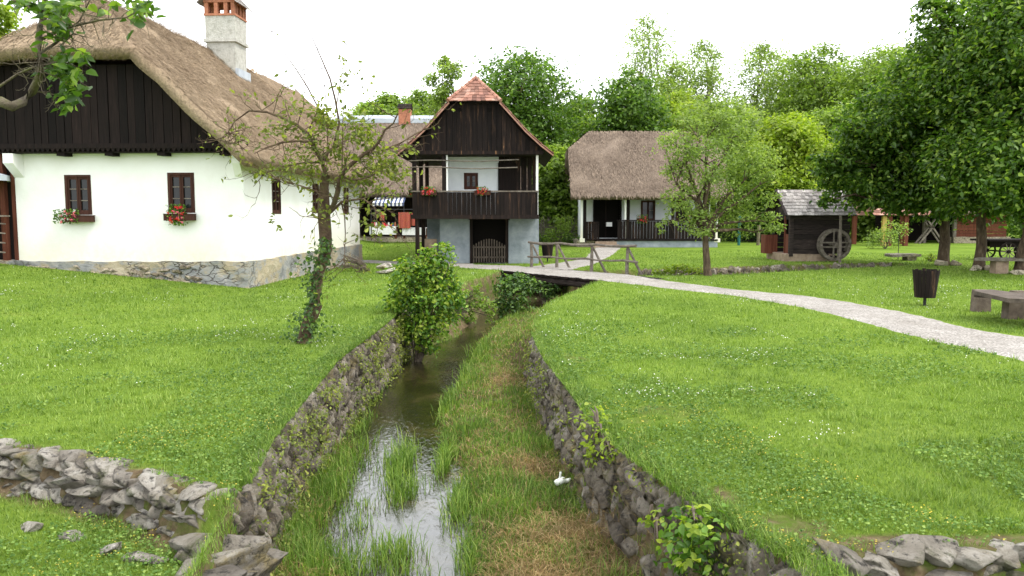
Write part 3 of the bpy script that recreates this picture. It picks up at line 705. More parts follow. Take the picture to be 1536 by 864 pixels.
mb = MB(); mb.add([(d0, .4, .01), (d1, .4, .01), (d1, .4, 1.7), (d0, .4, 1.7)], [(0, 1, 2, 3)]); mb.build('cellar_shade_sheet', M['shade_black'], bn)  # near-black sheet paints the shade in the cellar recess
mb = MB(); mb.box(d0 - .09, d0 + .02, -.04, .05, 0, 1.76); mb.box(d1 - .02, d1 + .09, -.04, .05, 0, 1.76); mb.box(d0 - .14, d1 + .14, -.05, .05, 1.70, 1.83); mb.build('door_frame', M['barnwood'], bn)
gate = MB(); n_ = 13
for k in range(n_):
    x_ = d0 + .06 + (d1 - d0 - .12) * k / (n_ - 1); zt = .72 + .24 * math.sin(PI * k / (n_ - 1)); gate.box(x_ - .025, x_ + .025, -.05, -.02, .03, zt)
gate.box(d0 + .02, d1 - .02, -.02, .01, .2, .27); gate.box(d0 + .02, d1 - .02, -.02, .01, .6, .66); gate.build('picket_gate', M['benchwood'], bn)
# upper floor
mb = MB(); holed_wall(mb, (-1.65, 0), (.37, 0), 1.9, 4.2, [(.67, 1.22, .98 + 1.9, 1.6 + 1.9)], .15, (0, -1)); mb.build('upper_wall', M['cream'], bn)
window(bn, (-.705, .02, 2.88), 0, .55, .64, rows=2, fr='frame')
mb = MB(); gable_boards(mb, .37, 1.86, 1.9, lambda x: 4.2, -.02, .22, .04); mb.build('boarded_wall', M['barnwood'], bn)
mb = MB(); mb.box(-1.72, -1.64, 0, 6, 1.9, 4.2); mb.build('gallery_wall', M['cream'], bn)
mb = MB(); mb.box(.35, 1.05, -.075, -.04, 1.95, 3.9); mb.build('upper_door', M['darkwood'], bn)
# gallery floor, posts
GX0, GX1, GY = -2.83, 1.82, -1.05
mb = MB(); mb.box(GX0 - .05, GX1 + .05, GY, .0, 1.80, 1.88); mb.box(GX0 - .05, a0, 0, 5.5, 1.80, 1.88); mb.box(GX0 - .08, GX1 + .08, GY - .08, GY + .06, 1.74, 1.90); mb.build('gallery_floor', M['barnwood'], bn)
mb = MB(); mb.box(GX0 - .1, GX1 + .2, GY - .1, 5.8, 4.13, 4.22); mb.build('ceiling_beam', M['barnwood'], bn)
for x_, y_, z0_, z1_ in ((GX0 + .05, GY, 1.88, 4.15), (-1.66, GY, 1.88, 4.15), (GX0 + .05, 1.2, 1.88, 4.15), (GX0 + .08, 3.2, 1.88, 4.15), (GX0 + .13, GY + .1, -.05, 1.75), (GX0 + .16, .9, -.05, 1.75)):
    mb = MB(); mb.box(x_ - .075, x_ + .075, y_ - .07, y_ + .07, z0_, z1_); mb.build('post', M['barnwood'], bn)
mb = MB(); mb.box(GX1 - .03, GX1 + .06, GY - .02, GY + .08, 1.9, 4.12); mb.box(-1.58, -1.52, GY - .03, GY + .05, 2.8, 4.12); sep(mb, 'white_post', M['white'], bn)
mb = MB(); gable_boards(mb, GX0 - .02, GX1 + .04, 1.88, lambda x: 2.74, GY - .07, .17, .03, .002); mb.build('balcony_boards', M['barnwood'], bn)
mb = MB()
y_ = GY
while y_ < 5.4: mb.box(GX0 - .03, GX0 + .0, y_ + .005, y_ + .17, 1.88, 2.74); y_ += .18
mb.build('gallery_boards', M['barnwood'], bn)
mb = MB(); mb.box(GX0 - .08, GX1 + .05, GY - .09, GY + .01, 2.75, 2.80); mb.box(GX0 - .06, GX0 + .04, GY + .015, 5.4, 2.75, 2.80); mb.build('handrail', M['greywood'], bn)
for z, dz, xa, xb in ((3.90, .02, GX0 - .15, 1.15), (3.66, -.03, GX0 - .2, 1.1)):
    mb = MB(); mb.tube([(xa + (xb - xa) * k / 6, GY - .1, z + .03 * math.sin(k * 1.3) + dz * k / 6) for k in range(7)], .022); mb.build('hanging_pole', M['greywood'], bn)
# gable & roof
cx_ = -1.385 - bx; ZB = 4.2
gt = lambda x: min(6.02, ZB + .08 + (2.62 - abs(x - cx_)) * 1.03 - .22 * math.sin(PI * min(1, max(0, (2.62 - abs(x - cx_)) / 1.8))))
mb = MB(); gable_boards(mb, cx_ - 2.5, cx_ + 2.5, ZB, gt, GY - .12, .19, .03); mb.build('gable_board', M['barnwood'], bn)
mb = MB(); mb.add([(cx_ - 2.5, GY - .06, ZB), (cx_ + 2.5, GY - .06, ZB), (cx_ + .8, GY - .06, 6.0), (cx_ - .8, GY - .06, 6.0)], [(0, 1, 2, 3)]); mb.build('gable_shade_sheet', M['shade_black'], bn)  # shade behind the granary gable boards, given by a near-black sheet
mb = MB(); mb.box(cx_ - 2.6, cx_ + 2.55, GY - .2, GY - .1, ZB - .06, ZB + .07); mb.build('gable_beam', M['barnwood'], bn)
mb = MB()
for x_ in (-.55, .55): mb.lathe([(0, 0), (.07, 0), (.07, .01), (0, .01)], 10, (0, 0, 0)); vs = len(mb.v) - 40; mb.v[vs:] = [(cx_ + x_ + p_[0], GY - .145 - p_[2], 5.78 + p_[1]) for p_ in mb.v[vs:]]
mb.build('vent_shade_disc', M['shade_black'], bn)  # near-black discs paint the shade of two open vents
prof = [(2.92, 4.14), (2.45, 4.50), (1.9, 5.0), (.93, 6.06), (0, 7.05)]
y0, y1 = GY - .42, 6.5; tl = MB(); un = MB()
for s_ in (1, -1):
    for k in range(3):
        (xa, za), (xb, zb) = prof[k], prof[k + 1]
        q = [(cx_ + s_ * xa, y0, za), (cx_ + s_ * xa, y1, za), (cx_ + s_ * xb, y1, zb), (cx_ + s_ * xb, y0, zb)]
        courses(tl, *(q if s_ > 0 else (q[1], q[0], q[3], q[2])), max(2, int(math.hypot(xa - xb, za - zb) / .2)), .19)
        un.add([(p_[0], p_[1], p_[2] - .03) for p_ in q], [(0, 1, 2, 3)])
    xa, za = prof[3]
    q = [(cx_ + s_ * xa, y0, za), (cx_ + s_ * xa, y1, za), (cx_, y1, 7.05), (cx_, y0 + 1.15, 7.05)]
    courses(tl, *(q if s_ > 0 else (q[1], q[0], q[3], q[2])), 7, .19); un.add([(p_[0], p_[1], p_[2] - .03) for p_ in q], [(0, 1, 2, 3)])
courses(tl, (cx_ - .95, y0 - .05, 6.04), (cx_ + .95, y0 - .05, 6.04), (cx_ + .02, y0 + 1.15, 7.05), (cx_ - .02, y0 + 1.15, 7.05), 8, .17)
rf = tl.build('tiled_roof', M['tile'], bn); un.build('roof_deck', M['barnwood'], rf)
mb = MB()
for s_ in (1, -1):
    for k in range(8):
        a_ = Vector((cx_ + s_ * .97, y0 - .05, 6.08)).lerp(Vector((cx_, y0 + 1.15, 7.1)), k / 8); b_ = Vector((cx_ + s_ * .97, y0 - .05, 6.08)).lerp(Vector((cx_, y0 + 1.15, 7.1)), (k + 1.15) / 8)
        mb.tube([a_, b_], [.075, .055], 7)
for k in range(16): mb.tube([(cx_, y0 + 1.15 + k * .4, 7.09), (cx_, y0 + 1.6 + k * .4, 7.08)], [.08, .06], 7)
mb.build('ridge_tiles', M['ridgetile'], rf)
mb = MB()
for s_ in (1, -1):
    for k in range(3):
        mb.beam((cx_ + s_ * prof[k][0], y0 + .02, prof[k][1] - .06), (cx_ + s_ * prof[k + 1][0], y0 + .02, prof[k + 1][1] - .06), .05, .12, (0, -1, 0))
sep(mb, 'barge_board', M['ridgetile'], rf)
lb = MB(); lb.box(-.24, .24, -.02, .02, 0, .95, Matrix.Translation((-3.2, 31.6, 0)) @ Matrix.Rotation(-.08, 4, 'X')); tag(lb.build('board', M['concrete']), 'tan rectangular board leaning under the granary gallery', 'board')

# ---------------------------------------------------------------- thatched porch cottage beyond the bridge
pc = thing('porch_cottage', 'small thatched cottage with open porch, dark plank railing and grey-blue plinth behind the bridge', 'house', (0, 47, 0))
thatch_roof(pc, 7.6, 9.3, 4.05, 2.9, 1.35, (3.38, 3.1, 2.98), -PI / 2, M['thatchold'], .32, 8, 26000, slen=.35, swid=.02)
mb = MB(); holed_wall(mb, (4.25, 1.5), (11.9, 1.5), .45, 3.3, [(.68, 2.28, .5, 2.85), (3.5, 4.35, 1.55, 2.75), (5.6, 6.4, 1.55, 2.75)], .25, (0, -1))
mb.add([(4.25, 1.5, .4), (4.25, 5.5, .4), (4.25, 5.5, 3.3), (4.25, 1.5, 3.3)], [(0, 1, 2, 3)]); mb.add([(11.9, 1.5, .4), (11.9, 5.5, .4), (11.9, 5.5, 3.3), (11.9, 1.5, 3.3)], [(0, 1, 2, 3)])
mb.build('wall', M['cream'], pc)
mb = MB(); mb.box(4.95, 6.5, 1.60, 1.62, .52, 2.84); mb.build('door_shade_sheet', M['shade_black'], pc)  # shade beyond the open door, painted as a near-black panel
mb = MB(); mb.box(4.87, 4.95, 1.42, 1.58, .5, 2.9); mb.box(6.50, 6.58, 1.42, 1.58, .5, 2.9); mb.box(4.87, 6.58, 1.42, 1.58, 2.82, 2.92); mb.box(5.6, 5.68, 1.56, 1.6, .52, 2.8); mb.build('door_frame', M['darkwood'], pc)
window(pc, (8.17, 1.46, 1.55), 0, .85, 1.2, rows=2); window(pc, (10.25, 1.46, 1.55), 0, .8, 1.2, rows=2)
mb = MB(); mb.box(4.0, 4.13, -.02, .12, .3, 3.1); mb.box(6.56, 6.66, -.02, .1, .5, 3.0); mb.box(11.88, 12.0, -.02, .12, .5, 3.0); mb.box(11.8, 12.15, -.06, .2, .3, .52); mb.box(3.95, 4.25, -.06, .16, .3, .52); sep(mb, 'white_post', M['white'], pc)
mb = MB(); mb.box(4.15, 4.33, -.04, .12, .3, 3.1); mb.box(6.68, 6.86, -.04, .12, .5, 3.1); mb.box(9.3, 9.45, -.04, .12, .5, 3.1); mb.box(3.9, 12.1, -.06, .14, 2.98, 3.14); mb.build('porch_frame', M['darkwood'], pc)
mb = MB(); gable_boards(mb, 6.15, 11.85, .5, lambda x: 1.52, -.06, .17, .03, .02)
mb.box(6.1, 11.9, -.1, .02, 1.53, 1.60); r_ = mb.build('railing', M['barnwood'], pc)
mb = MB(); gable_boards(mb, 4.3, 5.08, .42, lambda x: 1.5, -.08, .16, .03); mb.beam((4.3, -.1, .6), (5.08, -.1, 1.35), .07, .03); mb.beam((4.3, -.1, 1.42), (5.08, -.1, 1.42), .07, .03); mb.build('gate', M['barnwood'], pc)
mb = MB(); mb.box(6.0, 12.0, -.12, 1.5, .38, .47); mb.box(4.0, 5.9, .1, 1.5, .38, .47); mb.build('porch_floor', M['darkwood'], pc)
rough_box(pc, 'plinth', 6.1, 12.0, -.05, 5.5, -.1, .38, M['bluewall'], .02)
rough_box(pc, 'plinth', 3.85, 6.1, .3, 5.5, -.1, .38, M['paleslab'], .02)
mb = MB(); mb.box(4.7, 6.2, -.55, .3, -.1, .17); mb.box(4.85, 6.1, -.15, .3, .17, .34); mb.build('step', M['concrete'], pc)
mb = MB(); mb.box(5.62, 5.95, .9, 1.2, 1.2, 1.45); mb.build('notice', M['cloth'], pc)

# ---------------------------------------------------------------- long thatched building with souvenir stall behind
lb_ = thing('long_thatched_building', 'long brown thatched building with grey metal ridge cap behind the granary', 'building', (0, 42, .6))
thatch_roof(lb_, 8.6, 13, 4.2, 3.2, 1.2, (-12.2, 4.0, 2.45), -PI / 2, M['thatchold'], .35, 12, 22000, slen=.4, swid=.02)
mb = MB(); mb.tube([(-10.9, 4.0, 6.50), (-8, 4.0, 6.58), (-.4, 4.0, 6.55)], .32, 8); mb.build('ridge_cap', M['zinc'], lb_)
mb = MB(); mb.box(-6.35, -5.7, 3.65, 4.35, 6.2, 7.2); q_ = mb.build('chimney', M['brick'], lb_); mb = MB()
courses(mb, (-6.42, 3.6, 7.18), (-5.63, 3.6, 7.18), (-5.63, 4.0, 7.5), (-6.42, 4.0, 7.5), 3, .2); courses(mb, (-5.63, 4.4, 7.18), (-6.42, 4.4, 7.18), (-6.42, 4, 7.5), (-5.63, 4, 7.5), 3, .2); mb.build('chimney_cap', M['barnwood'], q_)
mb = MB(); mb.box(-12, .5, 3.0, 3.2, 0, 2.8); mb.box(-12, -10, .2, 3.0, 0, 2.8); mb.build('wall', M['barnwood'], lb_)
for x_ in (-8.0, -6.1, -4.6, -3.0):
    mb = MB(); mb.box(x_ - .08, x_ + .08, .2, .36, -.1, 2.7); mb.build('post', M['darkwood'], lb_)
rough_box(lb_, 'stone_floor', -12, 1, .0, 3.0, -.4, .10, M['paleslab'], .03)
st = thing('souvenir_stall', 'souvenir stall under a blue and white striped awning below the thatched eave', 'stall', (-6.1, 41.4, .68))
mb = MB(); mb2 = MB()
for k in range(16):
    x_ = -1.0 + k * .1
    (mb if k % 2 else mb2).add([(x_, -.3, 1.80), (x_ + .1, -.3, 1.80), (x_ + .1, .6, 2.15), (x_, .6, 2.15), (x_, -.3, 1.66), (x_ + .1, -.3, 1.66)], [(0, 1, 2, 3), (4, 5, 1, 0)])
aw_ = mb2.build('awning', M['cloth'], st); mb.build('awning_stripes', M['blue'], aw_)
mb = MB()
for x_ in (-.95, .55): mb.tube([(x_, 0, 0), (x_, 0, 1.95)], .03)
mb.tube([(-.95, -.28, 1.8), (.6, -.28, 1.8)], .02); mb.build('awning_frame', M['iron'], st)
for x0_, x1_, zt in ((-1.1, .25, .62), (.55, 1.75, .55)):
    tb = thing('stall_table', 'table under a white cloth in front of the striped awning' if x0_ < 0 else 'lower table under a white cloth beside the hanging rugs', 'table', ((x0_ + x1_) / 2 - 6.1, 41.0, .68))
    h_ = (x1_ - x0_) / 2; mb = MB(); mb.box(-h_, h_, -.3, .3, zt - .03, zt); mb.build('tabletop', M['redwood'], tb)
    mb = MB()
    for k in range(12):
        xa = -h_ + 2 * h_ * k / 12; xb = xa + 2 * h_ / 12; mb.add([(xa, -.33 - .02 * (k % 2), zt * .35), (xb, -.33 - .02 * ((k + 1) % 2), zt * .35), (xb, -.31, zt + .012), (xa, -.31, zt + .012)], [(0, 1, 2, 3)])
    mb.box(-h_ - .01, h_ + .01, -.31, .31, zt + .004, zt + .012); mb.build('tablecloth', M['cloth'], tb)
    mb = MB()
    for sx in (-1, 1): mb.box(sx * h_ * .9 - .03, sx * h_ * .9 + .03, -.25, -.19, 0, zt - .03); mb.box(sx * h_ * .9 - .03, sx * h_ * .9 + .03, .19, .25, 0, zt - .03)
    mb.build('legs', M['redwood'], tb)
# patterned rugs on a rail
m, t, p = mat('woven_rug', .95, .05); v = coords(t); wv = N(t, 'ShaderNodeTexWave', bands_direction='Z'); wv.inputs['Scale'].default_value = 9; wv.inputs['Distortion'].default_value = 1.0; t.links.new(v, wv.inputs['Vector'])
t.links.new(ramp(t, wv.outputs['Color'], [(0, (.42, .03, .03)), (.3, (.62, .22, .04)), (.5, (.50, .05, .10)), (.7, (.65, .35, .12)), (.9, (.12, .05, .16))], 'CONSTANT'), p.inputs['Base Color']); M['rug'] = m
for k, (x_, w_, z0_, z1_, lb2) in enumerate(((-5.42, .30, .62, 1.42, 'red and orange woven rug hung widest at the souvenir stall'), (-4.9, .16, .75, 1.4, 'narrow red woven rug hung right of the wide rug'), (-6.55, .12, 1.0, 1.45, 'small woven cloth hung at the left of the souvenir stall'))):
    mb = MB(); n_ = 8
    for j in range(n_):
        xa = -w_ + 2 * w_ * j / n_; xb = xa + 2 * w_ / n_; ya = .03 * math.sin(j * 1.9); yb = .03 * math.sin((j + 1) * 1.9)
        mb.add([(xa, ya, z0_), (xb, yb, z0_), (xb, yb * .3, z1_), (xa, ya * .3, z1_)], [(0, 1, 2, 3)])
    o = mb.build('rug', M['rug']); o.location = (x_, 40.62, .6); tag(o, lb2, 'rug', 'textiles for sale at the stall')
mb = MB(); mb.tube([(-7.1, 40.64, 2.16), (-4.5, 40.64, 2.16)], .02); mb.tube([(-7.1, 40.64, .6), (-7.1, 40.64, 2.16)], .025); mb.tube([(-4.5, 40.64, .6), (-4.5, 40.64, 2.16)], .025); tag(mb.build('display_rail', M['iron']), 'dark rail frame holding the hanging rugs at the stall', 'rail')
cols = ['red', 'pink', 'whiteflower', 'orange', 'blue', 'terracotta']
desc = {'red': 'red', 'pink': 'pink', 'whiteflower': 'white', 'orange': 'orange', 'blue': 'blue', 'terracotta': 'brown'}
for k in range(12):
    x_ = -7.1 + .105 * k; mb = MB(); h_ = .1 + .12 * rng.random(); mb.lathe([(0, 0), (.045, 0), (.055, h_ * .5), (.03, h_ * .8), (.035, h_), (0, h_)], 8, (x_, 40.9 + .1 * (k % 2), 1.312))
    tag(mb.build('souvenir', M[cols[k % 6]]), 'small %s souvenir jar standing on the white stall table' % desc[cols[k % 6]], 'souvenir', 'souvenirs on the stall table')

# ---------------------------------------------------------------- water mill
ml = thing('water_mill', 'small dark log water mill with grey shingle roof and spoked wheel', 'mill', (11.35, 32.8, 0))
rough_box(ml, 'stone_footing', -.25, 1.9, -.05, 2.2, -.5, .30, M['concrete'], .03)
mb = MB()
for k in range(8):
    z = .30 + k * .2; mb.box(.02, 2.4, -.02 - .02 * (k % 2), .10, z + .006, z + .195)
    mb.box(.02, 2.4, 2.0, 2.12, z + .006, z + .195); mb.box(2.3, 2.42, .1, 2.0, z + .006, z + .195)
    if k > 6: mb.box(.0, .12, .1, 2.0, z, z + .195)
mb.box(-.06, .1, -.08, .08, .2, 1.9); mb.box(-.06, .1, 2.0, 2.14, .2, 1.9); mb.build('log_wall', M['logwood'], ml)
mb = MB(); gable_boards(mb, 0, 2.1, 1.86, lambda x: 1.95 + (1.05 - abs(x - 1.05)) * .8, 0, .2, .03); g_ = mb.build('gable_board', M['logwood'], ml); g_.rotation_euler = (0, 0, PI / 2); g_.location = (.03, 0, 0)
mb = MB(); mb.box(.5, .52, .1, 2.0, .3, 1.85); mb.build('mill_shade_sheet', M['shade_black'], ml)  # near-black panel in place of the shade inside the mill
mb = MB(); mb.box(-.03, .03, .12, .5, .32, 1.1); mb.box(-.03, .03, .62, .70, .3, 1.85); mb.build('door_board', M['redwood'], ml)
mb = MB(); mb.box(-.55, -.5, 1.5, 2.1, .25, 1.05); mb.box(-.5, -.04, 1.46, 1.52, .25, 1.05); mb.build('porch_panel', M['redwood'], ml)
mb = MB(); courses(mb, (-.28, -.32, 1.86), (2.55, -.32, 1.86), (2.55, 1.05, 2.92), (-.28, 1.05, 2.92), 8, .16, .02, .012); courses(mb, (2.55, 2.42, 1.86), (-.28, 2.42, 1.86), (-.28, 1.05, 2.92), (2.55, 1.05, 2.92), 8, .16, .02, .012)
mr = mb.build('shingle_roof', M['shingle'], ml); mb = MB(); mb.add([(-.26, -.3, 1.85), (2.53, -.3, 1.85), (2.53, 1.05, 2.89), (-.26, 1.05, 2.89), (2.53, 2.4, 1.85), (-.26, 2.4, 1.85)], [(0, 1, 2, 3), (3, 2, 4, 5)]); mb.build('roof_deck', M['logwood'], mr)
mb = MB(); mb.beam((-.3, -.36, 1.86), (-.3, 1.05, 2.93), .05, .1, (1, 0, 0)); mb.beam((-.3, 2.46, 1.86), (-.3, 1.05, 2.93), .05, .1, (1, 0, 0)); sep(mb, 'barge_board', M['logwood'], mr)
wc = Vector((1.62, -.42, .70))
mb = MB(); R0 = .64
for yy in (-.17, .13):
    for k in range(24):
        a_ = 2 * PI * k / 24; b_ = 2 * PI * (k + 1) / 24; v_ = []
        for y2 in (yy, yy + .04):
            for rr, an_ in ((R0 - .12, a_), (R0, a_), (R0, b_), (R0 - .12, b_)): v_.append(wc + Vector((math.cos(an_) * rr, y2, math.sin(an_) * rr)))
        mb.add(v_, [(0, 1, 2, 3), (4, 7, 6, 5), (0, 4, 5, 1), (2, 6, 7, 3), (1, 5, 6, 2), (0, 3, 7, 4)])
h2 = MB(); n2 = len(mb.v) // 2; m2 = len(mb.f) // 2; h2.v = mb.v[n2:]; h2.f = [tuple(i - n2 for i in f) for f in mb.f[m2:]]; mb.v = mb.v[:n2]; mb.f = mb.f[:m2]
wh = mb.build('wheel', M['greywood'], ml); h2.build('rim', M['greywood'], wh)
mb = MB()
for k in range(16):
    a_ = 2 * PI * (k + .5) / 16; d_ = Vector((math.cos(a_), 0, math.sin(a_))); mb.beam(wc + d_ * (R0 - .13) + Vector((0, -.13, 0)), wc + d_ * (R0 - .13) + Vector((0, .13, 0)), .015, .12, tuple(d_))
mb.build('paddle', M['logwood'], wh)
mb = MB()
for dx in (-.09, .09):
    mb.beam(wc + Vector((dx, -.19, -.6)), wc + Vector((dx, -.19, .6)), .055, .04, (0, 1, 0)); mb.beam(wc + Vector((-.6, -.215, dx)), wc + Vector((.6, -.215, dx)), .055, .04, (0, 1, 0))
sep(mb, 'spoke', M['greywood'], wh)
mb = MB(); mb.tube([wc + Vector((0, -.28, 0)), wc + Vector((0, .42, 0))], .07, 10); mb.build('axle', M['greywood'], wh)
po = MB(); po.tube([(0, 0, -.9), (.01, 0, .6), (-.02, .01, 1.85)], .05, 8); o = po.build('pole', M['greywood']); o.location = (12.80, 31.35, .02); tag(o, 'weathered upright pole standing in front of the mill wheel', 'pole')

# ---------------------------------------------------------------- footbridge and railing
br = thing('footbridge', 'low dark timber footbridge carrying the gravel path over the brook', 'bridge', (0, 0, 0))
Apt, Bpt = Vector((-.93, 28.2, 0)), Vector((2.8, 22.75, 0)); dn = (Bpt - Apt).normalized(); nn_ = Vector((-dn.y, dn.x, 0)) * 2.1
mb = MB(); Lb = (Bpt - Apt).length; k = 0.0
while k < Lb:
    a_ = Apt + dn * k + Vector((0, 0, .01 + random.uniform(-.008, .004))); b_ = a_ + nn_ - dn * 0; a_ = a_ - nn_.normalized() * random.uniform(.02, .10)
    mb.beam(a_ + Vector((0, 0, -.03)), b_ + Vector((0, 0, -.03)), .19, .06); k += .2
dk = mb.build('deck', M['barnwood'], br)
mb = MB()
for q in (.08, 1.0, 2.0): mb.tube([Apt + nn_ * q / 2.1 + Vector((0, 0, -.17)) - dn * .1, Apt.lerp(Bpt, .5) + nn_ * q / 2.1 + Vector((0, 0, -.16)), Bpt + nn_ * q / 2.1 + Vector((0, 0, -.17)) + dn * .1], .11, 8)
mb.build('beam', M['logwood'], br)
rl = thing('pole_railing', 'rustic railing of grey poles with slanting braces along the bridge', 'railing', (0, 0, 0))
PP = [gp(797, 402), gp(835, 402.5), gp(887, 408), gp(940, 411.5)]
dirr = Vector((PP[3][0] - PP[0][0], PP[3][1] - PP[0][1], 0)).normalized(); perp = Vector((-dirr.y, dirr.x, 0))
if perp.y < 0: perp = -perp
for k, q in enumerate(PP):
    b_ = Vector((q[0], q[1], -.15)); mb = MB(); mb.tube([b_, b_ + Vector((.01, 0, .6)), b_ + Vector((.015 * (k - 1), 0, 1.08))], [.062, .055, .045], 7); mb.build('post', M['greywood'], rl)
    mb = MB(); mb.tube([b_ + Vector((.0, 0, 1.0)) + perp * .05, b_ + perp * .25 + dirr * .27 + Vector((.12, 0, .10))], [.035, .045], 6); mb.build('brace', M['greywood'], rl)
for z, e0, e1, r_ in ((.90, .15, .35, .042), (.42, .18, .42, .034)):
    a_ = Vector((*PP[0], z)) - dirr * e0; b_ = Vector((*PP[3], z)) + dirr * e1; mb = MB()
    mb.tube([a_.lerp(b_, k / 9) + Vector((0, -.06, .025 * math.sin(k * 2.1 + z * 9))) for k in range(10)], [r_ * (1 + .15 * math.sin(k * 1.7)) for k in range(10)], 7); mb.build('rail', M['greywood'], rl)

# ---------------------------------------------------------------- bins, benches, cart, small things on the lawn
def bin_(loc, label, sc):
    t_ = thing('litter_bin', label, 'litter bin', loc); t_.scale = (sc,) * 3
    for k in range(20):
        a_ = 2 * PI * k / 20; mb = MB(); zt = .76 + random.uniform(-.02, .02); c0 = Vector((math.cos(a_), math.sin(a_), 0)); tn = Vector((-math.sin(a_), math.cos(a_), 0))
        q = []
        for r_, z in ((.185, .18), (.245, zt)):
            for dr in (0, .014):
                for s_ in (-1, 1): q.append(c0 * (r_ + dr) + tn * s_ * (.029 + .0075 * (z > .5)) + Vector((0, 0, z)))
        mb.add(q, [(0, 1, 3, 2), (4, 6, 7, 5), (0, 4, 5, 1), (2, 3, 7, 6), (0, 2, 6, 4), (1, 5, 7, 3)]); mb.build('slat', M['barnwood'], t_)
    mb = MB()
    for z, r_ in ((.28, .194), (.62, .228)): mb.lathe([(r_ - .012, z), (r_ - .003, z), (r_ - .003, z + .04), (r_ - .012, z + .04)], 20)
    mb.build('hoop', M['iron'], t_); mb = MB(); mb.lathe([(0, .2), (.18, .2), (.18, .215), (0, .215)], 16); mb.build('base', M['darkwood'], t_)
    mb = MB(); mb.tube([(0, 0, -.1), (0, 0, .3)], .03); mb.build('post', M['iron'], t_)
bin_((8.68, 16.8, gz(8.68, 16.8)), 'dark slatted litter bin on a post beside the gravel path at the right', 1.0)
bin_((1.42, 32.2, gz(1.42, 32.2) + .0), 'smaller brown litter bin beyond the bridge railing by the granary', .92)
bc = thing('bench', 'low dark plank bench on chunky posts, angled like a ring, at the right edge', 'bench', (0, 0, 0))
z0_ = .5
def slab(mb, pts, z, th):
    n_ = len(pts); mb.add([(*p_, z) for p_ in pts] + [(*p_, z + th) for p_ in pts], [tuple(range(n_))[::-1], tuple(range(n_, 2 * n_))] + [(k, (k + 1) % n_, n_ + (k + 1) % n_, n_ + k) for k in range(n_)])
P1, P2, P3, P4 = gp(1466, 438, z0_), gp(1520, 449, z0_), gp(1640, 446, z0_), gp(1600, 433.5, z0_)
mb = MB(); slab(mb, [gp(1460, 436, z0_), gp(1512, 447.5, z0_), gp(1620, 452, z0_), gp(1620, 442, z0_), gp(1535, 440, z0_), gp(1487, 434, z0_)], z0_ - .07, .07); mb.build('seat', M['benchwood'], bc)
mb = MB(); slab(mb, [gp(1461, 434.5, z0_), gp(1489, 435.5, z0_), gp(1640, 434, z0_), gp(1640, 430.5, z0_)], z0_ - .145, .07); mb.build('seat', M['benchwood'], bc)
for px_, py_ in ((1471, 467), (1519, 478), (1528, 462), (1600, 480)):
    x_, y_ = gp(px_, py_); mb = MB(); s_ = .13
    mb.add([(x_ - s_ * 1.15, y_ - .1, -.06), (x_ + s_ * 1.15, y_ - .1, -.06), (x_ + s_ * 1.15, y_ + .12, -.06), (x_ - s_ * 1.15, y_ + .12, -.06), (x_ - s_, y_ - .1, .425 if py_ > 463 else .352), (x_ + s_, y_ - .1, .425 if py_ > 463 else .352), (x_ + s_, y_ + .12, .425 if py_ > 463 else .352), (x_ - s_, y_ + .12, .425 if py_ > 463 else .352)],
           [(0, 3, 2, 1), (4, 5, 6, 7), (0, 1, 5, 4), (1, 2, 6, 5), (2, 3, 7, 6), (3, 0, 4, 7)]); mb.build('leg', M['benchleg'], bc)
b2 = thing('bench', 'pale stone-topped bench beneath the dark trees at the right edge', 'bench', (15.9, 25.9, 0))
bm_ = MB(); slab(bm_, [(-.95, .05), (-.2, -.28), (1.7, -.32), (1.7, .3), (-.6, .35)], .42, .09); bm_.build('seat', M['greywood'], b2)
bm_ = MB(); bm_.box(-.35, .05, -.15, .2, -.05, .42); bm_.build('leg', M['concrete'], b2); bm_ = MB(); bm_.box(1.0, 1.4, -.15, .2, -.05, .42); bm_.build('leg', M['concrete'], b2)
ct = thing('wooden_cart', 'old dark wooden cart with spoked wheel under the trees at the right', 'cart', (20.6, 33.8, 0))
mb = MB(); mb.box(-.9, 2.2, -.6, .8, .80, .88); mb.beam((-.9, -.6, .84), (-1.2, -.5, .9), .08); mb.box(-.7, 2.1, -.4, -.3, .55, .8); mb.box(-.7, 2.1, .4, .5, .55, .8); mb.build('bed', M['darkwood'], ct)
for x_ in (-.15, 1.4):
    for y_ in (-.7, .8):
        mb = MB(); R_ = .36
        for k in range(18):
            a_ = 2 * PI * k / 18; b_ = 2 * PI * (k + 1) / 18; mb.beam((x_ + R_ * math.cos(a_), y_, .38 + R_ * math.sin(a_)), (x_ + R_ * math.cos(b_), y_, .38 + R_ * math.sin(b_)), .06, .05, (0, 1, 0))
        wl = mb.build('wheel', M['darkwood'], ct); mb = MB()
        for k in range(5): a_ = PI * k / 5; mb.beam((x_ + R_ * math.cos(a_), y_, .38 + R_ * math.sin(a_)), (x_ - R_ * math.cos(a_), y_, .38 - R_ * math.sin(a_)), .03, .03, (0, 1, 0))
        mb.build('spoke', M['greywood'], wl); mb = MB(); mb.tube([(x_, y_ - .08, .38), (x_, y_ + .08, .38)], .07, 10); mb.build('hub', M['darkwood'], wl)
mb = MB(); mb.tube([(-.15, -.7, .38), (-.15, .8, .38)], .035); mb.tube([(1.4, -.7, .38), (1.4, .8, .38)], .035); mb.build('axle', M['darkwood'], ct)
ss = thing('stone_slab', 'flat grey stone slab raised on a block on the far right lawn', 'slab', (16.33, 33.5, 0))
rough_box(ss, 'top', -.62, .6, -.3, .35, .16, .27, M['rock'], .03); rough_box(ss, 'block', .05, .45, -.22, .2, -.1, .17, M['rockdark'], .02)
mb = MB(); mb.tube([(0, 0, -.1), (0, 0, 1.15)], .014); o = mb.build('stake', M['iron']); o.location = (16.35, 34.0, 0); tag(o, 'thin dark stake standing just behind the grey stone slab', 'stake')
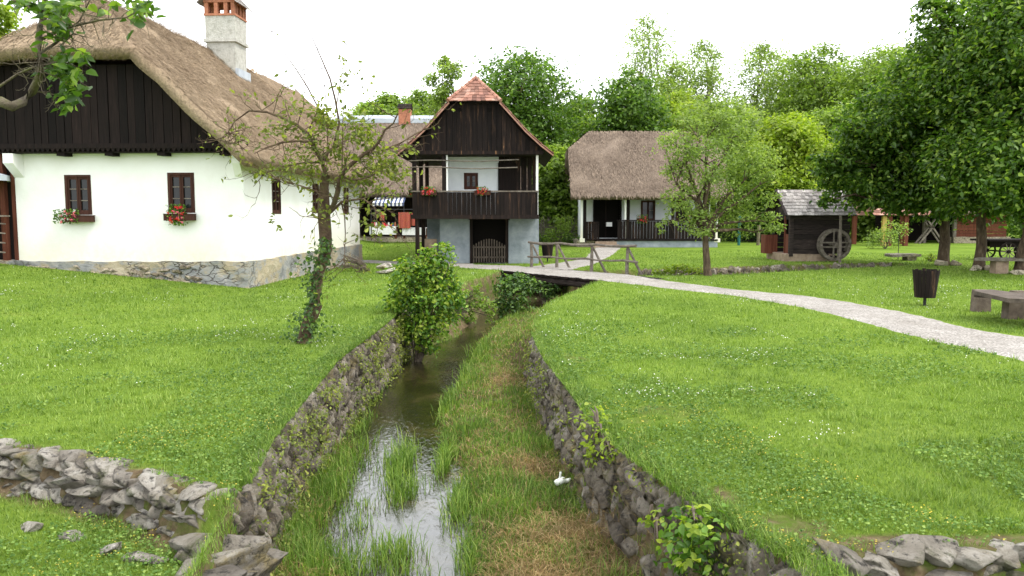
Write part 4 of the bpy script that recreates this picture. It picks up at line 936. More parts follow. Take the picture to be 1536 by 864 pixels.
o = rocks('flat_stone', [((-4.0, 25.8, .08), (.42, .22, .09), .1, 0)], M['rock']); tag(o, 'larger flat stone slab lying on the grass behind the leaning tree', 'stone', 'flat stones by the cottage corner')
o = rocks('flat_stone', [((-4.3, 27.0, .14), (.30, .2, .12), .1, 0)], M['rock']); tag(o, 'smaller stone block beside the cottage back corner', 'stone', 'flat stones by the cottage corner')
# small pale bird-shaped ornament on the bank
on = thing('ornament', 'small white bird-shaped object lying in the bank grass by the right wall', 'ornament', (.475, 7.72, -.78))
bm = bmesh.new(); bmesh.ops.create_icosphere(bm, subdivisions=3, radius=1)
for v in bm.verts: x_, y_, z_ = v.co; v.co = Vector((x_ * .062, y_ * .04, z_ * .038 + .06 + .012 * math.sin(x_ * 3)))
me = bpy.data.meshes.new('body'); bm.to_mesh(me); bm.free(); link('body', me, M['ornament'], on, True)
mb = MB(); mb.tube([(.0, 0, .08), (.0, 0, .12), (.005, 0, .15), (.012, 0, .155)], [.016, .011, .013, .005], 8); mb.build('neck', M['ornament'], on, True)
mb = MB(); mb.tube([(.045, 0, .06), (.085, .01, .068), (.10, .0, .09)], [.022, .020, .006], 8); mb.build('tail', M['ornament'], on, True)

# ---------------------------------------------------------------- far right buildings, fences
sh = thing('tiled_shelter', 'open shelter with small orange tiled roof on posts behind the mill', 'shelter', (23.3, 50, 0))
mb = MB(); courses(mb, (-1.5, -1.2, 1.85), (2.2, -1.2, 1.85), (1.6, .6, 3.1), (-.8, .6, 3.1), 8, .25); mb.build('tiled_roof', M['tile'], sh)
mb = MB(); courses(mb, (2.2, -1.2, 1.85), (2.2, 2.4, 1.85), (1.6, .6, 3.1), (1.6, .6, 3.1), 6, .25); mb.build('roof_side', M['tile'], sh); mb = MB(); courses(mb, (-1.5, 2.4, 1.85), (-1.5, -1.2, 1.85), (-.8, .6, 3.1), (-.8, .6, 3.1), 6, .25); mb.build('roof_side', M['tile'], sh)
mb = MB(); mb.box(-.75, -.5, -1, -.8, -.05, 1.8); mb.build('yellow_post', M['yellowpost'], sh)
for x_, y_ in ((-.3, -.9), (.7, -.9), (1.9, 2), (-1.2, 2)): mb = MB(); mb.box(x_ - .12, x_ + .12, y_ - .12, y_ + .12, -.05, 1.86); mb.build('post', M['redwood'], sh)
tbn = thing('timber_barn', 'dark open timber barn with thatched roof and log wall behind the right trees', 'barn', (28.5, 54, 0))
thatch_roof(tbn, 6.5, 9.5, 3.2, 2.4, .9, (-3.7, 2.2, 2.05), -PI / 2, M['thatchold'], .3, 15, 6000, slen=.4, swid=.03)
mb = MB()
for k in range(8): mb.box(1.2, 4.6, -.1, .1, .42 + k * .22, .62 + k * .22)
mb.build('log_wall', M['redwood'], tbn); mb = MB(); mb.box(-3, 4.8, 2.5, 2.6, .1, 2.3); mb.build('back_wall', M['darkwood'], tbn)
rough_box(tbn, 'foundation', 1.0, 4.8, -.3, .3, -.1, .42, M['paleslab'], .05)
for x_ in (-3.3, -.9, 1.1): mb = MB(); mb.box(x_ - .1, x_ + .1, -.2, 0, -.1, 2.3); mb.build('post', M['greywood'], tbn)
tr = thing('trestle', 'grey crossed-pole trestle standing in front of the dark barn', 'trestle', (27.6, 53.0, 0))
for k in (0, .5):
    mb = MB(); mb.beam((-.8, k, -.05), (.5, k, 1.6), .1); mb.beam((.9, k, -.05), (-.3, k, 1.6), .1); mb.build('crossed_legs', M['greywood'], tr)
mb = MB(); mb.beam((.05, -.2, 1.2), (.05, 1.2, 1.2), .09); mb.build('bar', M['greywood'], tr)
fn = thing('wattle_fence', 'fence of thin pale upright sticks behind the granary', 'fence', (0, 52, 0))
mb = MB()
for k in range(120):
    x_ = 1.4 + k * .042 + rng.uniform(-.01, .01); mb.tube([(x_, rng.uniform(-.04, .04), -.05), (x_ + rng.uniform(-.05, .05), 0, rng.uniform(1.2, 1.9))], rng.uniform(.012, .022), 4)
mb.build('stick', M['greywood'], fn)
mb = MB()
for z in (.5, 1.1): mb.beam((1.3, .03, z), (6.4, .03, z), .05, .05)
mb.build('rail', M['greywood'], fn)
wfn = thing('wire_fence', 'low wire fence on weathered posts behind the porch cottage lawn', 'fence', (0, 50, 0))
for x_, r_, h_, mt_ in ((12.6, .05, 1.1, 'barkgrey'), (14.1, .09, 1.9, 'teal'), (15.3, .11, 1.25, 'barkgrey'), (17.6, .06, 1.1, 'greywood'), (19.5, .07, 1.4, 'greywood')):
    mb = MB(); mb.tube([(x_, 0, -.05), (x_ + .03, 0, h_)], r_, 7); mb.build('post', M[mt_], wfn)
mb = MB()
for z in np.arange(.15, 1.1, .16): mb.tube([(12.4, .0, z), (19.7, .0, z + .02)], .006, 3)
for x_ in np.arange(12.5, 19.6, .2): mb.tube([(x_, 0, .1), (x_, 0, 1.05)], .004, 3)
mb.build('wire', M['iron'], wfn)

# ================================================================ vegetation
def unit(a): return a / np.maximum(np.linalg.norm(a, axis=-1, keepdims=True), 1e-9)
def leaves(name, P, Nn, size, mt, parent=None, near=False, aspect=.5, T=None, fold=.18):
    P = np.asarray(P, float); n = len(P); Nn = unit(np.asarray(Nn, float)); size = np.broadcast_to(size, (n,))[:, None]
    if T is None: T = rng.normal(size=(n, 3)) + np.array([0, 0, -.35])
    T = unit(T - Nn * (T * Nn).sum(1, keepdims=True)); B = np.cross(Nn, T)
    if not near:
        a = size * aspect * .5
        V = np.stack([P - T * size * .5, P + B * a + Nn * a * .3, P + T * size * .5, P - B * a + Nn * a * .3], 1)
        return npmesh(name, V.reshape(-1, 3), np.arange(4 * n).reshape(-1, 4), mt, parent)
    h = size * aspect * .5; U = Nn * h * fold * 2
    V = np.stack([P, P + T * size * .3 + B * h * .95 + U, P + T * size * .66 + B * h * .8 + U * .8, P + T * size - Nn * size * .12,
                  P + T * size * .66 - B * h * .8 + U * .8, P + T * size * .3 - B * h * .95 + U], 1)
    i = np.arange(n)[:, None] * 6
    return npmesh(name, V.reshape(-1, 3), np.concatenate([i + np.array([[0, 1, 2, 3]]), i + np.array([[0, 3, 4, 5]])], 0), mt, parent)
def crown(lobes, n, per=26, cr=.17, inner=.45, squash=.85):
    """leaf points gathered in clumps near the outside of each lobe"""
    L = np.array([(*l[:3], l[3]) for l in lobes], float); wgt = L[:, 3] ** 2; nc = max(4, n // per)
    k = rng.choice(len(L), nc, p=wgt / wgt.sum()); d = unit(rng.normal(size=(nc, 3)) + np.array([0, -.1, .18]))
    rr = inner + (1 - inner) * rng.random(nc) ** .45
    c = L[k, :3] + d * (L[k, 3] * rr)[:, None] * np.array([1, 1, squash])
    sz = L[k, 3] * cr * rng.uniform(.6, 1.5, nc)
    j = np.repeat(np.arange(nc), per); g = rng.normal(size=(nc * per, 3)) * np.array([1, 1, .6])
    P = c[j] + g * sz[j][:, None]
    Nn = d[j] * .45 + np.array([0, 0, .75]) + rng.normal(size=P.shape) * .55
    return P, Nn
def limbs(mb, base, fork, lobes, r0, wob=.12):
    pts = [Vector(base)]; n_ = 5
    for k in range(1, n_ + 1):
        t_ = k / n_; p_ = Vector(base).lerp(Vector(fork), t_); s_ = (Vector(fork) - Vector(base)).length * .03 * (k < n_)
        pts.append(p_ + Vector((random.uniform(-s_, s_), random.uniform(-s_, s_), 0)))
    mb.tube(pts, [r0 * 1.2] + [r0 * (1 - .35 * k / n_) for k in range(1, n_ + 1)], 9)
    for l in lobes:
        a = Vector(fork); b = Vector(l[:3]); L_ = (b - a).length
        q = [a.lerp(b, t_) + Vector((random.uniform(-1, 1), random.uniform(-1, 1), random.uniform(-.3, 1))) * L_ * wob * (0 < t_ < 1) for t_ in (0, .25, .5, .75, 1)]
        mb.tube(q, [r0 * .5, r0 * .4, r0 * .28, r0 * .18, r0 * .06], 6)
        for _ in range(5):
            s_ = random.choice(q[2:]); e_ = b + Vector((random.gauss(0, 1), random.gauss(0, 1), random.gauss(.2, 1))).normalized() * l[3] * .9
            m_ = s_.lerp(e_, .5) + Vector((0, 0, l[3] * .15)); mb.tube([s_, m_, e_], [r0 * .13, r0 * .08, r0 * .02], 4)
def tree(name, label, base, fork, lobes, r0, n, leaf, mt, bark='bark', near=False, group=None, per=26, cr=.17, inner=.45, aspect=.55, cat='tree'):
    b = Vector(base); t_ = thing(name, label, cat, tuple(b), 0, group)
    L = [(l[0] - b.x, l[1] - b.y, l[2] - b.z, l[3]) for l in lobes]; mb = MB()
    limbs(mb, (0, 0, -.15), Vector(fork) - b, L, r0); mb.build('trunk', M[bark], t_, True)
    P, Nn = crown(L, n, per, cr, inner)
    leaves('crown', P, Nn, leaf * rng.uniform(.65, 1.25, len(P)), M[mt], t_, near, aspect); return t_
def pxlobes(ls, Y):
    o = []
    for l in ls:
        dy = l[3] if len(l) > 3 else random.uniform(-.35, .35) * l[2] * Y / 1205 * 2
        p_ = at(l[0], l[1], Y + dy); o.append((p_.x, p_.y, p_.z, l[2] * Y / 1205))
    return o
# ---- trees of the background wood
BT = [
 (12, 4, 55, 50, 'round', 'lf_lime', 'bright green tree rising behind the left end of the big thatched roof'),
 (583, 142, 46, 62, 'round', 'lf_mid', 'rounded green tree behind the grey ridge of the long thatched building'),
 (668, 88, 34, 68, 'airy', 'lf_airy', 'slim pale feathery tree between the granary roof and the brick chimney'),
 (786, 74, 82, 60, 'round', 'lf_dark', 'big dense dark green maple rising directly right of the granary roof'),
 (872, 148, 42, 70, 'round', 'lf_mid', 'lower mid green tree filling the gap right of the big dark maple'),
 (948, 108, 56, 62, 'round', 'lf_dark', 'dark round-headed tree right above the porch cottage roof'),
 (966, 30, 66, 82, 'airy', 'lf_airy', 'tallest pale feathery tree, standing behind the dark round-headed tree'),
 (1052, 62, 50, 80, 'airy', 'lf_airy', 'pale airy tree just right of the tallest feathery tree'),
 (1138, 70, 58, 80, 'airy', 'lf_airy', 'pale airy tree with open top above the cottage fruit tree'),
 (1226, 64, 62, 72, 'round', 'lf_mid', 'broad mid green tree crown above and behind the water mill'),
 (1184, 172, 54, 57, 'round', 'lf_lime', 'yellow green young tree glowing behind the water mill'),
 (1312, 72, 66, 66, 'round', 'lf_mid', 'mid green tree whose top meets the big dark trees on the right'),
 (1400, 90, 70, 66, 'round', 'lf_airy', 'pale tree mostly hidden behind the dark right trees'),
 (1092, 150, 62, 66, 'round', 'lf_airy', 'soft green tree behind the cottage fruit tree'),
 (1262, 160, 60, 60, 'round', 'lf_mid', 'leafy green tree behind the mill roof, below the broad crown'),
 (835, 222, 44, 54, 'round', 'lf_mid', 'low bright tree between the granary and the porch cottage'),
 (1020, 140, 55, 72, 'round', 'lf_lime', 'light green tree peeping above the right end of the porch cottage roof'),
 (1128, 240, 50, 58, 'round', 'lf_dark', 'low dark tree behind the fruit tree crown'),
 (735, 140, 60, 74, 'round', 'lf_dark', 'dark tree directly behind the granary gable'),
 (560, 160, 44, 70, 'round', 'lf_airy', 'soft green tree showing low between the white cottage roof and the metal ridge'),
 (1355, 60, 60, 72, 'round', 'lf_airy', 'pale green crown peeping left of the high dark right trees'),
 (1180, 95, 50, 76, 'airy', 'lf_airy', 'feathery tree between the open-topped pale tree and the broad crown'),
 (1008, 95, 44, 76, 'airy', 'lf_airy', 'slender pale tree right of the dark round-headed tree'),
 (632, 138, 46, 74, 'round', 'lf_mid', 'green tree behind the slim feathery tree'),
 (1470, 90, 90, 64, 'round', 'lf_dark', 'dark tree at the back of the right edge'),
 (905, 215, 50, 66, 'round', 'lf_mid', 'low green tree behind the left end of the porch cottage'),
]
for px_, top, hw, Y, kind, mt, lab in BT:
    hw *= 1.25 if px_ > 800 else 1.18; top -= 6
    R_ = hw * Y / 1205; zt = at(px_, top, Y).z; bx_, by_ = at(px_, 322, Y).x, Y; zb = gz(bx_, by_); H_ = zt - zb; lob = []
    if kind == 'round':
        nl = 18
        for k in range(nl):
            z = zb + H_ * (.14 + .70 * (k + .5) / nl); prof_ = math.sin(PI * min(1, max(.08, (z - zb) / H_ * .95 + .03))) ** .6
            a_ = k * 2.4; rr = R_ * prof_ * (.35 + .3 * random.random()); lob.append((bx_ + rr * math.cos(a_), by_ + rr * math.sin(a_), z, R_ * random.uniform(.42, .58)))
        lob.append((bx_, by_, zt - R_ * .38, R_ * .38))
        tree('background_tree', lab, (bx_, by_, zb), (bx_, by_, zb + H_ * .4), lob, .28, 30000, .33, mt, group=None, per=22, cr=.22, inner=.35)
    else:
        for k in range(20):
            t_ = (k + .5) / 20; z = zb + H_ * (.16 + .80 * t_); a_ = k * 2.4; rr = R_ * (1.15 - .7 * t_) * random.uniform(.3, .9)
            lob.append((bx_ + rr * math.cos(a_), by_ + rr * math.sin(a_), z, R_ * random.uniform(.26, .44) * (1.35 - .5 * t_)))
        lob.append((bx_, by_, zt - R_ * .15, R_ * .15))
        tree('background_tree', lab, (bx_, by_, zb), (bx_ + .2, by_, zb + H_ * .5), lob, .22, 15000, .30, mt, 'barkgrey', group=None, per=12, cr=.34, inner=.25)
# distant wood and undergrowth, one mass each
lob = []
for k in range(70):
    x_ = -45 + k * 2.0 + random.uniform(-1, 1)
    if -12 > x_ > -40: continue
    y_ = 90 + random.uniform(-5, 6); h_ = random.uniform(8.5, 13) * (1.0 if x_ > -10 else .6); lob += [(x_, y_, h_ * .85, 2.5), (x_ + .8, y_ + 1, h_ * .62, 2.6), (x_ + 1, y_ - 1, h_ * .38, 2.8), (x_, y_ - 2, 1.5, 2.6)]
P, Nn = crown(lob, 120000, 20, .2, .6); tag(leaves('distant_wood', P, Nn, .5 * rng.uniform(.6, 1.2, len(P)), M['lf_mid']), 'distant leafy wood closing the view behind the village', 'wood', kind='stuff')
lob = []
for k in range(56):
    x_ = .5 + k * 1.05; y_ = 60 + 4 * math.sin(k * 1.7) + (6 if 12 < x_ < 20 else 0); lob += [(x_, y_, random.uniform(.7, 2.2), random.uniform(1.0, 1.7)), (x_ + .4, y_ + 1.5, random.uniform(2.2, 3.6), 1.4)]
P, Nn = crown(lob, 40000, 20, .2, .5); tag(leaves('undergrowth', P, Nn, .26 * rng.uniform(.6, 1.2, len(P)), M['lf_dark']), 'dark shrubby undergrowth below the trees at the back of the lawn', 'undergrowth', kind='stuff')
# ---- three dark broad trees on the right
tree('broad_tree', 'dark broad-leaved tree on the leftmost of three trunks, reaching over the mill', (16.24, 30.2, 0), (16.2, 30.2, 2.4),
     pxlobes([(1300, 262, 62), (1262, 258, 36), (1242, 300, 14), (1360, 245, 75), (1405, 180, 75), (1440, 262, 80), (1325, 185, 55), (1375, 130, 55), (1305, 290, 28), (1355, 300, 30), (1400, 295, 34), (1345, 215, 50), (1290, 215, 38), (1265, 245, 30), (1430, 90, 50), (1230, 245, 20)], 30.2),
     .22, 34000, .195, 'lf_walnut', near=True, per=38, cr=.17, inner=.36)
tree('broad_tree', 'dark broad-leaved tree on the middle of the three trunks at the right', (16.09, 27.64, 0), (16.1, 27.6, 2.2),
     pxlobes([(1455, 105, 82), (1505, 175, 85), (1465, 25, 72), (1418, 62, 48), (1472, 245, 72), (1495, 285, 46), (1425, 140, 45), (1520, 60, 80), (1440, 292, 32), (1405, 25, 30)], 27.6),
     .20, 30000, .18, 'lf_walnut', near=True, per=38, cr=.17, inner=.36)
tree('broad_tree', 'dark broad-leaved tree on the rightmost trunk, cut by the right edge', (16.34, 25.77, 0), (16.5, 25.8, 2.2),
     pxlobes([(1545, 50, 95), (1590, 160, 105), (1545, 245, 82), (1522, 300, 38), (1610, 280, 65), (1560, 305, 38), (1500, 120, 40), (1505, 20, 50)], 25.8),
     .20, 26000, .175, 'lf_walnut', near=True, per=38, cr=.17, inner=.36)
for x_, y_, lab in ((16.24, 30.0, 'tan block stone at the foot of the leftmost dark trunk'), (16.09, 27.4, 'pale block stones at the foot of the middle dark trunk'), (16.34, 25.5, 'pale flat stones at the foot of the rightmost dark trunk')):
    tag(rocks('foot_stones', [((x_ + dx, y_, .05), (.28, .2, .16), 0, 0) for dx in (-.2, .3)], M['paleslab']), lab, 'stones', 'stones at the tree feet')
# ---- fruit tree before the porch cottage
tree('fruit_tree', 'light green fruit tree with irregular crown in front of the porch cottage', (6.18, 25.2, 0), at(1058, 345, 25.2),
     pxlobes([(1018, 222, 30), (1045, 192, 22), (1062, 245, 42), (1100, 205, 34), (1128, 250, 38), (1085, 292, 42), (1022, 300, 28), (1140, 292, 26), (1158, 332, 19), (1003, 336, 17), (1105, 332, 30), (1050, 335, 26), (1015, 262, 24), (1030, 182, 14), (1160, 345, 12), (1000, 210, 14), (1085, 178, 18), (1150, 262, 18)], 25.2),
     .13, 12500, .095, 'lf_airy', 'bark', near=True, per=22, cr=.2, inner=.35)
# ---- the leaning half-bare tree in the foreground
lt = thing('leaning_tree', 'leaning half-bare tree with twisting trunk and thin twigs in front of the white cottage', 'tree', (0, 0, 0))
def T(px, py, dy=0): return at(px, py, 11.8 + dy)
tk = MB(); tp = [(455, 522, 0), (457, 508, 0), (460, 490, 0), (467, 474, 0), (474, 458, 0), (474, 442, .02), (475, 425, .05), (478, 408, .08), (484, 392, .1), (489, 375, .1), (488, 350, .1), (486, 325, .1), (485.5, 300, .1), (486, 280, .1), (489, 262, .1)]
tk.tube([T(*p_) for p_ in tp], [.115, .10, .092, .10, .092, .075, .08, .08, .085, .09, .095, .095, .085, .07, .06], 10)
LB = [([(489, 262, .1), (483, 243, 0), (475, 228, -.1), (466, 213, -.2), (450, 211, -.4), (425, 213, -.5), (398, 222, -.6), (382, 230, -.7)], .036, 1),
      ([(475, 228, -.1), (461, 200, 0), (446, 188, .1), (425, 177, .2), (400, 168, .3), (374, 166, .4), (352, 182, .5), (338, 205, .5)], .032, 1),
      ([(484, 245, 0), (492, 228, .2), (500, 222, .3), (512, 214, .5), (530, 205, .7), (541, 190, .8)], .030, 1),
      ([(487, 325, .05), (499, 312, .0), (506, 290, -.05), (511, 265, -.1), (525, 248, -.2), (545, 232, -.3), (560, 223, -.35), (569, 212, -.4), (577, 195, -.4), (590, 185, -.5), (597, 170, -.5)], .045, 1),
      ([(545, 232, -.3), (570, 226, 0), (600, 215, .2), (625, 200, .3), (645, 190, .4)], .020, 1),
      ([(497, 318, 0), (512, 303, -.2), (530, 300, -.3), (545, 298, -.4), (560, 310, -.5), (570, 325, -.5)], .022, .8),
      ([(512, 303, -.2), (517, 325, -.2), (518, 350, -.2), (517, 380, -.25), (514, 400, -.3)], .012, .6),
      ([(500, 222, .3), (509, 185, .2), (503, 150, .2), (495, 118, .2), (483, 90, .2), (472, 65, .2), (463, 45, .2)], .020, .35),
      ([(461, 200, 0), (478, 163, 0), (462, 132, 0), (445, 105, 0), (427, 80, 0), (403, 42, 0)], .015, .25),
      ([(503, 170, .2), (511, 120, .3), (519, 80, .3), (523, 45, .3)], .010, .4),
      ([(446, 188, .1), (455, 160, .1), (458, 120, .1), (456, 88, .1)], .009, .3),
      ([(492, 228, .2), (490, 165, .1), (487, 130, .1), (479, 108, .1)], .011, .3),
      ([(513, 262, -.1), (514, 200, 0), (515, 150, 0), (516, 120, 0)], .011, .3),
      ([(486, 330, .1), (470, 326, -.2), (455, 325, -.3), (450, 335, -.3), (453, 350, -.3)], .008, .4),
      ([(483, 243, 0), (450, 245, .2), (420, 250, .3), (395, 262, .3), (380, 280, .3)], .018, .9),
      ([(486, 290, 0), (470, 285, -.2), (440, 275, -.3), (415, 268, -.4), (390, 255, -.5)], .013, .9),
      ([(511, 265, -.1), (535, 270, -.3), (555, 265, -.4), (575, 255, -.5)], .018, 1)]
tips = []
def twig(mb, a, d, L_, r_, lev):
    q = [a]; d = d.normalized(); n_ = 4
    for k in range(n_):
        d = (d + Vector((random.gauss(0, .28), random.gauss(0, .28), random.gauss(.03, .25)))).normalized(); q.append(q[-1] + d * L_ / n_)
    mb.tube(q, [r_ * (1 - .7 * k / n_) for k in range(n_ + 1)], 4, False)
    tips.append(q[-1]); tips.append(q[2])
    if lev > 0:
        for _ in range(random.choice((2, 3, 3))):
            s_ = random.choice(q[1:]); twig(mb, s_, (d + Vector((random.gauss(0, .8), random.gauss(0, .8), random.gauss(.1, .7)))), L_ * random.uniform(.4, .7), r_ * .55, lev - 1)
for pts, r_, den in LB:
    q = [T(*p_) for p_ in pts]; n_ = len(q); tk.tube(q, [r_ * (1 - .8 * k / (n_ - 1)) for k in range(n_)], 6)
    for k in range(int(9 * den * (n_ - 1) / 4)):
        s_ = random.randrange(1, n_); a_ = q[s_ - 1].lerp(q[s_], random.random()); d_ = (q[s_] - q[s_ - 1]).normalized() * .5 + Vector((random.gauss(0, 1), random.gauss(0, .8), random.gauss(0, .7)))
        twig(tk, a_, d_, random.uniform(.25, .6) * (1 if den > .5 else .5), .0075, 2 if den > .5 else 0)
for k in range(26): twig(tk, T(345 + random.uniform(-12, 15), 205 + random.uniform(-12, 12), .45), Vector((random.gauss(0, 1), random.gauss(0, 1), random.gauss(.2, 1))), .3, .007, 1)
tk.build('trunk', M['barkred'], lt, True)
CL = [(429, 185, 22, 70), (400, 198, 14, 30), (444, 161, 14, 40), (482, 170, 18, 90), (493, 186, 16, 80), (541, 192, 24, 150), (551, 205, 20, 90), (567, 250, 24, 140), (585, 242, 20, 110), (572, 284, 16, 60), (453, 240, 20, 60), (435, 249, 16, 40),
      (528, 271, 18, 60), (473, 255, 14, 40), (506, 218, 16, 50), (512, 92, 8, 10), (518, 110, 8, 12), (507, 130, 10, 16), (486, 165, 10, 30), (520, 240, 16, 50), (545, 262, 18, 60), (558, 225, 16, 60), (470, 215, 14, 30), (565, 345, 14, 26), (412, 330, 6, 8), (418, 345, 5, 6),
      (555, 330, 12, 20), (600, 262, 12, 40), (400, 255, 14, 26), (460, 275, 12, 26), (540, 300, 16, 34)]
P = []; Nn = []
for cx2, cy2, r_, n_ in CL:
    c0 = np.array(T(cx2, cy2, random.uniform(-.3, .3))); k_ = int(n_ * 1.05); P.append(c0 + rng.normal(size=(k_, 3)) * r_ / 102 * .55); Nn.append(rng.normal(size=(k_, 3)) * .7 + np.array([0, -.2, .8]))
tp_ = np.array([t_[:] for t_ in tips]); sel = rng.random(len(tp_)) < .30; P.append(tp_[sel] + rng.normal(size=(sel.sum(), 3)) * .02); Nn.append(rng.normal(size=(sel.sum(), 3)) + np.array([0, 0, .7]))
P = np.concatenate(P); Nn = np.concatenate(Nn); leaves('foliage', P, Nn, .075 * rng.uniform(.6, 1.3, len(P)), M['lf_olive'], lt, True, .55)
# ivy on its trunk
iv = []
for k in range(760):
    t_ = rng.random(); py = 515 - 155 * t_; pxs = np.interp(py, [360, 392, 430, 458, 474, 490, 522], [489, 484, 475, 474, 467, 460, 455]); w_ = 7 + 16 * (math.sin(t_ * 11) * .5 + .5)
    side = -abs(random.gauss(0, 1)) if 372 < py < 480 and random.random() < .75 else random.gauss(0, 1)
    iv.append(np.array(T(pxs + side * w_ * .8, py + random.gauss(0, 3), random.gauss(-.08, .1))))
iv = np.array(iv); o = leaves('ivy', iv, rng.normal(size=iv.shape) * .6 + np.array([-.2, -.6, .5]), .055 * rng.uniform(.6, 1.4, len(iv)), M['lf_ivy'], None, True, .7); tag(o, 'ivy shoots climbing the lower trunk of the leaning tree', 'ivy')
# ---- tree outside the frame at the left whose branch hangs in
ot = thing('overhanging_tree', 'tree whose crooked mossy branch and leaf sprays hang in at the top left corner', 'tree', (0, 0, 0))
def O(px, py, dy=0): return at(px, py, 4.8 + dy)
tk = MB(); g0 = gz(-4.35, 4.9)
tk.tube([(-4.35, 4.9, g0 - .1), (-4.32, 4.88, .6), (-4.4, 4.9, 1.6), (-4.3, 4.9, 2.5), (-4.1, 4.9, 3.3), (-4.2, 5, 4.2)], [.17, .14, .13, .11, .08, .04], 10)
tips = []
for pts, r_ in (([(-320, 215), (-150, 180), (-40, 150), (0, 152), (18, 160), (34, 153), (48, 138), (58, 118), (60, 98), (57, 70), (60, 40), (66, 10), (72, -30), (90, -80)], .036),
                ([(-60, 150), (0, 129), (28, 110), (55, 99), (75, 96), (95, 90)], .009), ([(57, -60), (58, 0), (61, 45), (60, 76), (66, 110), (76, 140), (85, 164)], .006),
                ([(60, 60), (85, 48), (115, 38), (150, 30), (190, 26), (222, 8)], .010), ([(64, 30), (90, 10), (120, -5), (180, -20), (215, -5)], .010), ([(60, 80), (90, 60), (120, 30), (135, 0)], .008),
                ([(-80, -60), (-20, -20), (25, 0), (45, 12)], .012), ([(90, 70), (110, 50), (130, 56)], .006)):
    q = [O(p_[0], p_[1], .12 * math.sin(k * 1.3)) for k, p_ in enumerate(pts)]; n_ = len(q); tk.tube(q, [r_ * (1 - .7 * k / (n_ - 1)) for k in range(n_)], 8)
    for k in range(14):
        s_ = random.randrange(max(1, n_ // 2), n_); twig(tk, q[s_ - 1].lerp(q[s_], random.random()), Vector((random.gauss(.3, .8), random.gauss(0, .8), random.gauss(0, .6))), random.uniform(.08, .22), .0035, 1)
tk.build('trunk', M['barkgrey'], ot, True)
P = []; Nn = []
for cx2, cy2, rx, ry, n_ in ((100, 112, 26, 22, 85), (88, 95, 22, 14, 40), (110, 140, 18, 14, 38), (97, 155, 14, 8, 12), (40, 8, 12, 9, 34), (82, 22, 20, 16, 75), (95, 45, 16, 12, 40), (105, 5, 22, 10, 50), (205, 8, 14, 12, 30), (215, 20, 12, 8, 14), (196, 34, 8, 6, 6), (230, 3, 8, 6, 8), (160, 10, 20, 8, 8), (75, 60, 12, 12, 12), (232, 24, 3, 3, 2), (125, 82, 12, 8, 14)):
    for _ in range(n_): P.append(np.array(O(cx2 + rng.normal() * rx * .55, cy2 + rng.normal() * ry * .55, rng.normal() * .12))); Nn.append(rng.normal(size=3) * .55 + np.array([0, -.35, .75]))
leaves('foliage', P, Nn, .068 * rng.uniform(.6, 1.25, len(P)), M['lf_walnut'], ot, True, .62)
# ---- bright bush in the brook
def bush(name, label, base, lobes, n, leaf, mt, tipmt=None, near=True, cat='bush', stems=14, per=9, cr=.22, inner=.45, tipn=.3, aspect=.66):
    b = Vector(base); t_ = thing(name, label, cat, tuple(b)); L = [(l[0] - b.x, l[1] - b.y, l[2] - b.z, l[3]) for l in lobes]; mb = MB()
    for k in range(stems):
        l = random.choice(L); e_ = Vector(l[:3]) + Vector((random.gauss(0, .5), random.gauss(0, .5), random.gauss(.3, .4))) * l[3]; m_ = e_ * .5 + Vector((0, 0, .1)); mb.tube([(random.gauss(0, .03), random.gauss(0, .03), -.05), m_, e_], [.016, .011, .003], 5)
    mb.build('stem', M['twig'], t_)
    P, Nn = crown(L, n, per, cr, inner); leaves('foliage', P, Nn, leaf * rng.uniform(.6, 1.25, len(P)), M[mt], t_, near, aspect)
    if tipmt:
        P, Nn = crown([(l[0], l[1], l[2] + l[3] * .1, l[3] * 1.06) for l in L], int(n * tipn), 5, .14, .9); leaves('young_foliage', P, Nn, leaf * rng.uniform(.7, 1.2, len(P)), M[tipmt], t_, near, aspect)
    return t_
bush('green_bush', 'bright green large-leaved bush growing from the brook beside the left wall', (*gp(625, 540, -.9), -.95),
     pxlobes([(625, 500, 26), (612, 460, 32), (650, 455, 30), (635, 420, 34), (608, 425, 24), (665, 430, 24), (650, 395, 22), (668, 385, 16), (640, 385, 14), (615, 400, 16), (680, 452, 14), (597, 455, 17), (604, 495, 16), (648, 488, 24), (672, 470, 18), (685, 400, 9), (668, 372, 8), (640, 520, 16)], 15.3), 4600, .085, 'lf_bush', 'lf_lime', stems=30, per=16, cr=.30)
bush('shrub', 'dark green shrub on the bank at the near end of the footbridge', (.0, 22.2, -.85),
     pxlobes([(770, 440, 24), (755, 425, 14), (785, 425, 16), (762, 462, 18), (785, 460, 14), (772, 418, 10)], 22.2), 1500, .10, 'lf_ivy', 'lf_bush', tipn=.12)
bush('shrub', 'leafy shrub in the shade underneath the footbridge deck', (1.0, 25.2, -.85), pxlobes([(820, 438, 12), (835, 430, 12), (808, 430, 10)], 25), 420, .11, 'lf_ivy')
bush('shrub', 'low light green shrub on the brook edge below the fruit tree', (5.2, 25.6, -.4), pxlobes([(1000, 407, 9), (1018, 405, 10), (1035, 405, 10), (1048, 408, 7), (985, 411, 6)], 25.9), 700, .10, 'lf_lime')
bush('wall_plant', 'broad-leaved green plant hanging over the right wall near the bottom', (1.17, 5.1, -.12), [(1.13, 4.98, -.12, .15), (1.2, 4.85, -.05, .13), (1.1, 5.05, -.26, .12), (1.17, 4.83, -.30, .12), (1.24, 4.78, -.42, .08)], 330, .065, 'lf_bush', 'lf_lime', cat='plant', per=6, cr=.35, tipn=.2)
bush('wall_plant', 'yellow green creeping plant spilling over the right wall halfway along', (.78, 7.0, -.1), [(.74, 7.25, .03, .13), (.80, 6.9, -.02, .12), (.75, 6.95, -.15, .12), (.85, 6.6, -.08, .1)], 330, .05, 'lf_lime', cat='plant', per=6, cr=.4)
